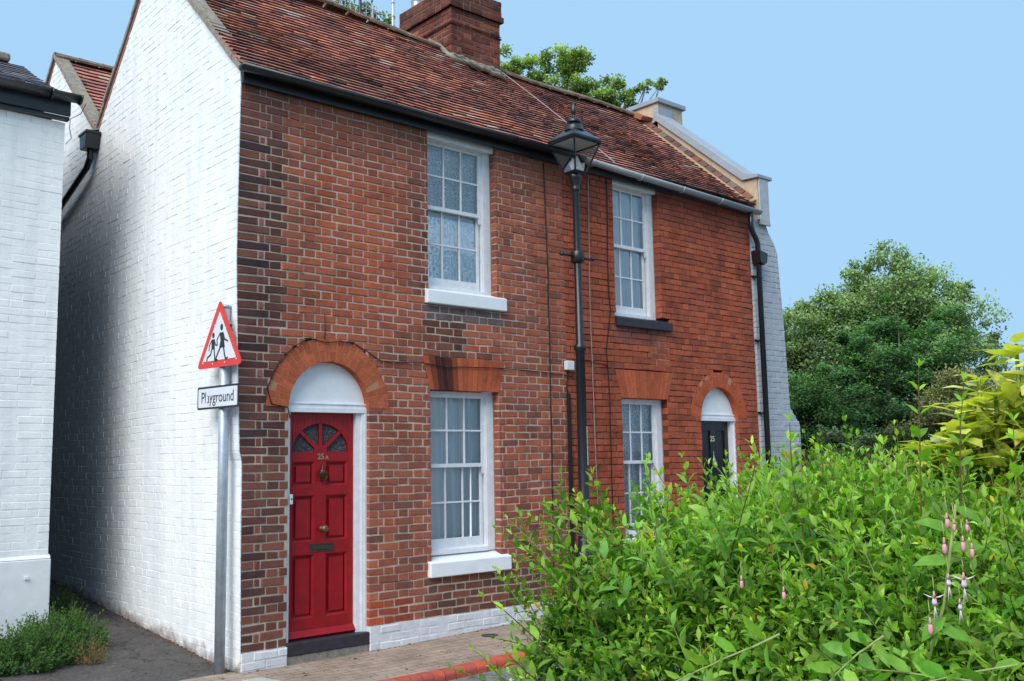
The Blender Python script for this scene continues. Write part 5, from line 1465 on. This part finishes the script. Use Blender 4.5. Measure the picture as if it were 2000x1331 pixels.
for _ in range(330):
    x = rng.uniform(-1.55, -.6); y = rng.uniform(-7.2, -6.6)
    # rises towards the right of the photograph, i.e. away from the street side
    s = (-y - 6.74) * 1.0 + (x + 1.5) * .25
    top = 1.63 + max(-.1, min(.42, s * .8))
    z = top - rng.uniform(0, .42) ** 1.
    whorl((x, y, z), 10, .115)
for p in ((-1.36, -6.93, 1.88), (-1.42, -6.86, 1.80), (-1.33, -6.96, 1.80), (-1.45, -6.82, 1.73), (-1.30, -7.0, 1.9), (-1.40, -6.9, 1.70), (-1.5, -6.8, 1.64)):
    whorl(p, 12, .12)
n = 5200
xs = rng.uniform(-1.5, -.5, n); ys = rng.uniform(-7.3, -6.62, n)
tp = np.array([1.60 + max(-.1, min(.40, ((-y - 6.74) + (x + 1.5) * .25) * .8)) for x, y in zip(xs, ys)])
zs = tp - rng.uniform(.0, .7, n)
cc = np.array(AG)[None] * rng.uniform(.35, 1.1, (n, 1)); yl = rng.random(n) < .3; cc[yl] = np.array(AY) * .8
lc.add(np.stack([xs, ys, zs], 1), rng.normal(0, 1, (n, 3)) + np.array([-.3, 0, -.1]), rng.normal(0, .45, (n, 3)) + np.array([-.2, 0, .9]), rng.uniform(.06, .1, n), rng.uniform(.028, .042, n), cc, rng.uniform(-.1, .08, n))
rel(au, lc.mesh('foliage', [M_AUCUBA], au, stems=st))

# trees -----------------------------------------------------------------------
def tree(name, label, base, lumps, nleaf, ls, cols, barkm, trunk_r, group=None, limbs=8, lsp=.45, flat=0., top_light=.5, cat='tree', loc=None):
    """lumps: list of (centre, radii).  Leaves in clumps on the lumps' shells, limbs reach them"""
    T = thing(name, label, cat, base, group)
    lc = LeafCloud(); base = np.array(base, float)
    vol = np.array([r[0] * r[1] + r[1] * r[2] + r[0] * r[2] for _, r in lumps]); vol = vol / vol.sum()
    zs = [c[2] + r[2] for c, r in lumps]; zmax = max(zs); zmin = min(c[2] - r[2] for c, r in lumps)
    for (c, r), w in zip(lumps, vol):
        n = int(nleaf * w); c = np.array(c, float); r = np.array(r, float)
        nc = max(7, n // 210)
        dirs = rng.normal(0, 1, (nc, 3)); dirs /= np.linalg.norm(dirs, axis=1, keepdims=True)
        rad = rng.uniform(.35, 1.08, (nc, 1)) ** .5
        cc = c + dirs * r * rad
        shade = rng.uniform(.62, 1.25, nc)
        idx = rng.integers(0, nc, n)
        sp_ = min(.24, min(r) * .26)
        off = rng.normal(0, 1, (n, 3)) * sp_ * np.array([1, 1, .55 + .2 * (1 - flat)])
        off = np.clip(off, -sp_ * 1.7, sp_ * 1.7); P = cc[idx] + off
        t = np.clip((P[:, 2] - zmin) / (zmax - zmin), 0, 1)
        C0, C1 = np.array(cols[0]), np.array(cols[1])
        k = (shade[idx] * rng.uniform(.75, 1.25, n) * (1 + .3 * np.clip(off[:, 2] / (sp_ * .6 + 1e-6), -1.2, 1)))[:, None]  # shading put into leaf colour: clump tops lighter, undersides darker
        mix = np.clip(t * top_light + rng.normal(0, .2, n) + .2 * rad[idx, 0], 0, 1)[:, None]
        col = (C0 * (1 - mix) + C1 * mix) * k * (.45 + .55 * np.clip((P[:, 2:3] - 1.6) / 2.2, 0, 1))  # low leaves darkened as well, deep shade painted in
        A = rng.normal(0, 1, (n, 3)) + dirs[idx] * .6
        if flat: A[:, 2] = A[:, 2] * (1 - flat) - .3
        N = rng.normal(0, .6, (n, 3)) + dirs[idx] * .5 + np.array([0, 0, .8])
        lc.add(P, A, N, rng.uniform(.7, 1.3, n) * ls, rng.uniform(.45, .7, n) * ls, col, rng.uniform(0, .2, n))
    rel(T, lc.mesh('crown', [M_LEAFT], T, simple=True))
    mb = MB(); top = np.array([base[0], base[1], zmin + (zmax - zmin) * .5])
    mb.tube([base, base * .6 + top * .4 + rng.normal(0, .1, 3), top], [trunk_r, trunk_r * .7, trunk_r * .15], 8)
    for _ in range(limbs):
        c, r = lumps[rng.integers(0, len(lumps))]; s = base + (top - base) * rng.uniform(.3, .85); e = np.array(c) + rng.normal(0, lsp, 3) * np.array(r)
        mb.tube([s, (s + e) / 2 + rng.normal(0, .12, 3) + np.array([0, 0, .1]), e], [trunk_r * .35, trunk_r * .2, trunk_r * .05], 5)
    rel(T, mb.build('trunk', [barkm], T, True))
    return T
G_BG = 'trees beyond the garden wall'
LT0, LT1 = (.14, .23, .075), (.31, .42, .19)
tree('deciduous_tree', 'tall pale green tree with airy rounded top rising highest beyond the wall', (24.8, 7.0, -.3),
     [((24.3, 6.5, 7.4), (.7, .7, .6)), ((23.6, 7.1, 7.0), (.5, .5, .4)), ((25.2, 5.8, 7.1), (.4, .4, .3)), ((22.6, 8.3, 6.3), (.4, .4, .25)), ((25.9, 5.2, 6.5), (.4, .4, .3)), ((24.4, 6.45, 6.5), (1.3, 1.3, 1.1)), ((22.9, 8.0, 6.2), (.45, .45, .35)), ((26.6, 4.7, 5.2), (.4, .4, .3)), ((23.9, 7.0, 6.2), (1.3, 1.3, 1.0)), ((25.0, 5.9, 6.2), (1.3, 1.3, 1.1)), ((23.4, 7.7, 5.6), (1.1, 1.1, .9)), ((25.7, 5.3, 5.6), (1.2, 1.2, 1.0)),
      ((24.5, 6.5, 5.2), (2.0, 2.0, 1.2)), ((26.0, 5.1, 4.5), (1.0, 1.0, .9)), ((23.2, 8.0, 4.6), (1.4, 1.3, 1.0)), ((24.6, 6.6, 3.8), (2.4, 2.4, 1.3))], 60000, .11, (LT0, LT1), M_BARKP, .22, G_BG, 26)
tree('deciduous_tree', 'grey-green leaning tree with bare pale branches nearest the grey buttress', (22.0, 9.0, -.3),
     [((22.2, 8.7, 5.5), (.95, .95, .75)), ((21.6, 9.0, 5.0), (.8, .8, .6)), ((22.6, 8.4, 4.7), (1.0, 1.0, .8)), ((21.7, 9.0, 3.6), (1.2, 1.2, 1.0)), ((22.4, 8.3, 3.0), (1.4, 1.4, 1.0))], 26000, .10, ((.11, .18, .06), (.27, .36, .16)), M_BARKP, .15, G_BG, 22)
DK0, DK1 = (.03, .09, .035), (.10, .22, .07)
con = []
for (x, y, z, r, h) in ((18.9, 3.9, 5.1, .4, .5), (19.9, 2.9, 4.9, .35, .4), (18.2, 4.3, 4.4, .5, .3), (17.9, 4.6, 3.7, .6, .3), (18.8, 3.95, 4.3, .95, .6), (18.7, 4.0, 3.6, 1.3, .55), (18.6, 4.1, 2.9, 1.7, .55), (18.5, 4.2, 2.2, 1.9, .5), (18.5, 4.3, 1.6, 1.9, .4), (19.6, 3.1, 4.2, .7, .6), (19.7, 3.0, 3.2, 1.0, .6), (19.6, 3.1, 2.3, 1.2, .5)):
    con.append(((x, y, z), (r, r, h)))
tree('yew_tree', 'dark green broad evergreen with layered drooping sprays in front of the tall tree', (18.9, 4.0, -.3), con, 60000, .085, (DK0, DK1), M_BARK, .2, G_BG, 10, flat=.6, top_light=.9)
tree('yew_tree', 'low dark evergreen between the buttress and the broad evergreen', (16.1, 4.6, -.3),
     [((16.0, 4.5, 2.9), (.6, .6, .6)), ((16.1, 4.3, 2.2), (.9, .9, .6)), ((16.4, 4.0, 1.9), (1.0, 1.0, .4)), ((15.6, 4.7, 1.7), (.7, .7, .5))], 26000, .07, ((.03, .09, .035), (.10, .22, .06)), M_BARK, .12, G_BG, 6, flat=.5, top_light=.8)
tree('deciduous_tree', 'reddish flecked bush-like tree behind the yellow-splashed shrub', (16.6, 1.2, -.3),
     [((16.4, 1.3, 2.6), (.9, .9, .6)), ((16.2, 1.6, 2.0), (.9, .9, .5)), ((17.0, .8, 2.5), (.9, .9, .6))], 16000, .065, ((.12, .17, .05), (.32, .28, .14)), M_BARK, .1, G_BG, 8)
tree('deciduous_tree', 'loose green tree cut off by the right edge of the view', (15.9, -1.5, -.3),
     [((15.6, -1.45, 4.4), (.5, .5, .7)), ((15.3, -1.1, 3.9), (.25, .25, .25)), ((16.4, -2.3, 4.8), (1.0, 1.0, 1.2)), ((16.2, -2.2, 3.0), (1.0, 1.0, 1.2))], 16000, .09, ((.12, .2, .05), (.3, .4, .12)), M_BARK, .15, G_BG, 10)
RT = 'maple trees behind the roof'
tree('maple_tree', 'leafy maple top showing above the tiled ridge right of the chimney', (12.9, 9.0, -.3),
     [((12.45, 8.8, 11.4), (.55, .55, .42)), ((12.9, 8.5, 11.35), (.52, .42, .46)), ((12.05, 9.15, 11.25), (.4, .4, .32)), ((11.35, 9.75, 11.6), (.32, .32, .45)), ((11.7, 9.5, 11.1), (.65, .6, .3)), ((12.65, 8.7, 10.95), (.8, .6, .42)),
      ((13.5, 7.95, 10.8), (.34, .34, .34)), ((13.4, 8.0, 10.5), (.55, .5, .34)), ((13.85, 7.65, 10.7), (.36, .36, .17)), ((14.2, 7.4, 10.85), (.16, .16, .16)), ((14.5, 7.15, 10.9), (.26, .26, .08)), ((13.75, 7.75, 10.3), (.35, .35, .15)), ((13.2, 8.2, 9.6), (.8, .8, .5)), ((12.5, 9.0, 9.4), (1.2, 1.2, .7)), ((13., 9., 8.), (1.8, 1.8, 1.1))], 46000, .085, ((.12, .22, .04), (.4, .5, .16)), M_BARK, .14, RT, 34, .1)
tree('maple_tree', 'leafy maple top behind the television aerial at the upper edge', (8.6, 12.5, -.3),
     [((8.3, 12.4, 13.2), (.9, .9, .55)), ((7.6, 13.0, 13.5), (.7, .7, .6)), ((9.0, 11.7, 12.6), (.35, .35, .4)), ((8.0, 12.8, 12.3), (1.2, 1.2, .8)), ((8.4, 12.6, 11), (1.6, 1.6, 1.0))], 9000, .13, ((.10, .2, .04), (.32, .42, .12)), M_BARK, .2, RT, 16, .1)
# flowering bush by the buttress, garden wall
tree('buddleia_bush', 'grey-green bushy plant with a few pink tips beside the grey buttress', (8.9, -.6, -.3),
     [((8.9, -.5, 1.7), (.25, .25, .28)), ((9.0, -.7, 1.4), (.4, .4, .4)), ((9.2, -.8, 1.78), (.16, .16, .2)), ((8.75, -.3, 1.9), (.1, .1, .15)), ((8.9, -.6, .8), (.5, .5, .5))], 7000, .045, ((.12, .2, .09), (.26, .36, .2)), M_BARK, .03, None, 22, cat='shrub')
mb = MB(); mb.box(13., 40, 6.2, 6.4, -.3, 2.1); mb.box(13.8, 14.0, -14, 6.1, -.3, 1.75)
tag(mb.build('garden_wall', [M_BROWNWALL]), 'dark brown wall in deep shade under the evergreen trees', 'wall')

# weeds at the foot of the white cottage
def weed(name, label, cx, cy, rx, ry, h, n, cols, ls=.045, group='weeds at the foot of the white cottage', nar=.4):
    T = thing(name, label, 'plant', (cx, cy, gz(cx, cy)), group); lc = LeafCloud(); st = MB()
    for _ in range(n):
        a = rng.uniform(0, 2 * PI); q = math.sqrt(rng.random()); x = cx + rx * q * math.cos(a); y = cy + ry * q * math.sin(a)
        hh = h * (1 - .65 * q * q) * rng.uniform(.55, 1.1); z = gz(x, y) - .02
        c = np.array(cols[0]) * rng.uniform(.6, 1.1); c2 = np.array(cols[1]) * rng.uniform(.7, 1.15)
        shoot(lc, st, (x, y, z), (math.cos(a) * q * .7 + rng.normal(0, .2), math.sin(a) * q * .7 + rng.normal(0, .2), 1), hh, ls, ls * nar, c, c2, int(max(4, hh / .035)), droop=.3, stemcol=(.12, .14, .05), sr=.0015)
    rel(T, lc.mesh('foliage', [M_LEAFT], T, stems=st)); return T
WC = ((.035, .085, .025), (.085, .18, .045))
weed('weed_clump', 'largest feathery green weed clump spilling from the cottage corner onto the path', -.90, 1.75, .30, .42, .4, 460, WC, .055)
weed('weed_clump', 'low weed clump at the very left edge in front of the cottage plinth', -1.33, 1.35, .40, .36, .38, 420, WC, .055)
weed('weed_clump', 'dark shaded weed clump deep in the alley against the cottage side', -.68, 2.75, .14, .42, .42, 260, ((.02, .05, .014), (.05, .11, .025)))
weed('weed_clump', 'thin upright sprig climbing the cottage corner', -.95, 2.3, .05, .04, .8, 12, WC, .035)
weed('dry_grass_tuft', 'straw coloured dry grass tuft in front of the green weeds', -.86, 1.12, .11, .09, .27, 170, ((.32, .2, .13), (.45, .3, .2)), .03, None, .12)
for (x, y, h, lab) in ((-.03, .06, .09, 'tiny weed growing behind the foot of the sign pole'), (1.33, -.05, .06, 'tiny weed at the plinth corner beside the red door'), (-.2, -.1, .05, 'tiny flat weed in the paving left of the sign pole')):
    weed('small_weed', lab, x, y, .05, .03, h, 12, ((.05, .09, .02), (.12, .18, .04)), .016, 'small weeds in the pavement cracks')
# moss and dirt line along the gable foot
mb = MB()
for i in range(60):
    y = .1 + i * .09; x = -.012 - rng.uniform(0, .02); z = gz(0, y); s = rng.uniform(.015, .04)
    mb.lathe((x, y, z - .01), [(s, 0), (s * .8, s * .4), (s * .3, s * .6)], 6, (.05, .04, .03), 0, rng.uniform(0, 3))
for i in range(45):
    x = rng.uniform(-.02, 3.8); s = rng.uniform(.006, .018)
    if .43 < x < 1.27: continue
    mb.lathe((x, -.03 - rng.uniform(0, .015), gz(x, 0) - .004), [(s, 0), (s * .7, s * .5), (s * .3, s * .7)], 6, (.09, .055, .035), 0, rng.uniform(0, 3))
for i in range(320):
    if i % 3: x = rng.uniform(-.85, -.02); y = rng.uniform(.15, 4)
    else: x = rng.uniform(-.5, 3.5); y = rng.uniform(-1.05, -.03)
    s = rng.uniform(.003, .009) * (1 if i % 7 else 2.)
    mb.lathe((x, y, gz(x, y) + .0005), [(s, 0), (s * .9, s * .3), (s * .3, s * .5)], 5, (.1, .08, .05), 0, rng.uniform(0, 3))
tag(mb.build('soil_litter', [plain('litter', (.1, .06, .04), .95, .1, .4, 60, .8, 80)]), 'soil and moss crumbs gathered along the foot of the walls', 'litter', kind='stuff')

# ------------------------------------------------------------------ houses over the road (seen only in the panes)
oh = thing('house_opposite', 'pale house across the street seen only as a reflection', 'house', (9, -14, 0))
mb = MB(); mb.box(11.6, 15.5, -18, -13, -.3, 7.4); mb.prism([(11.6, -18.2, 7.4), (11.6, -12.8, 7.4), (11.6, -15.5, 9.0)], (3.9, 0, 0)); rel(oh, mb.build('walls', [M_SILL], oh))

# ------------------------------------------------------------------ light, sky, camera
w = bpy.data.worlds.new('World'); scene.world = w; w.use_nodes = True
nt = w.node_tree; bg = nt.nodes['Background']
sky = nt.nodes.new('ShaderNodeTexSky'); sky.sky_type = 'NISHITA'; sky.sun_disc = False
EL, AZ = math.radians(46), math.atan2(-.90, -.32)      # direction to the sun (x, y) = (-.86, -.42)
sky.sun_elevation = EL; sky.sun_rotation = AZ
mul = nt.nodes.new('ShaderNodeMix'); mul.data_type = 'RGBA'; mul.blend_type = 'MIX'; mul.inputs[0].default_value = .975
nt.links.new(sky.outputs[0], mul.inputs[6]); mul.inputs[7].default_value = (.41 / .1, .68 / .1, .975 / .1, 1)
nt.links.new(mul.outputs[2], bg.inputs[0]); bg.inputs[1].default_value = .1
sd = bpy.data.lights.new('Sun', 'SUN'); sd.energy = 4.2; sd.angle = math.radians(50); sd.color = (1., .96, .9)
so = bpy.data.objects.new('Sun', sd); COL.objects.link(so)
dv = Vector((math.cos(EL) * -.90 / math.hypot(.90, .32), math.cos(EL) * -.32 / math.hypot(.90, .32), math.sin(EL)))
so.rotation_euler = dv.to_track_quat('Z', 'Y').to_euler()

cd = bpy.data.cameras.new('Camera'); cam = bpy.data.objects.new('Camera', cd); COL.objects.link(cam)
cd.sensor_width = 36; cd.lens = 1910 / 2000 * 36; cd.clip_end = 600; cd.clip_start = .05
Rm = Matrix(((0.7519417906093324, -0.06712539728955456, -0.655803114184395), (-0.658979375639778, -0.10393834887687631, -0.74494496722856), (-0.018158359414863066, 0.9923159792911085, -0.12238983302092243)))
cam.matrix_world = Matrix.Translation((-3.85292493, -7.89963782, 1.61824344)) @ Rm.to_4x4()
scene.camera = cam
scene.view_settings.view_transform = 'Standard'; scene.view_settings.look = 'None'; scene.view_settings.exposure = 0
scene.cycles.max_bounces = 8; scene.cycles.transparent_max_bounces = 12; scene.cycles.use_denoising = True
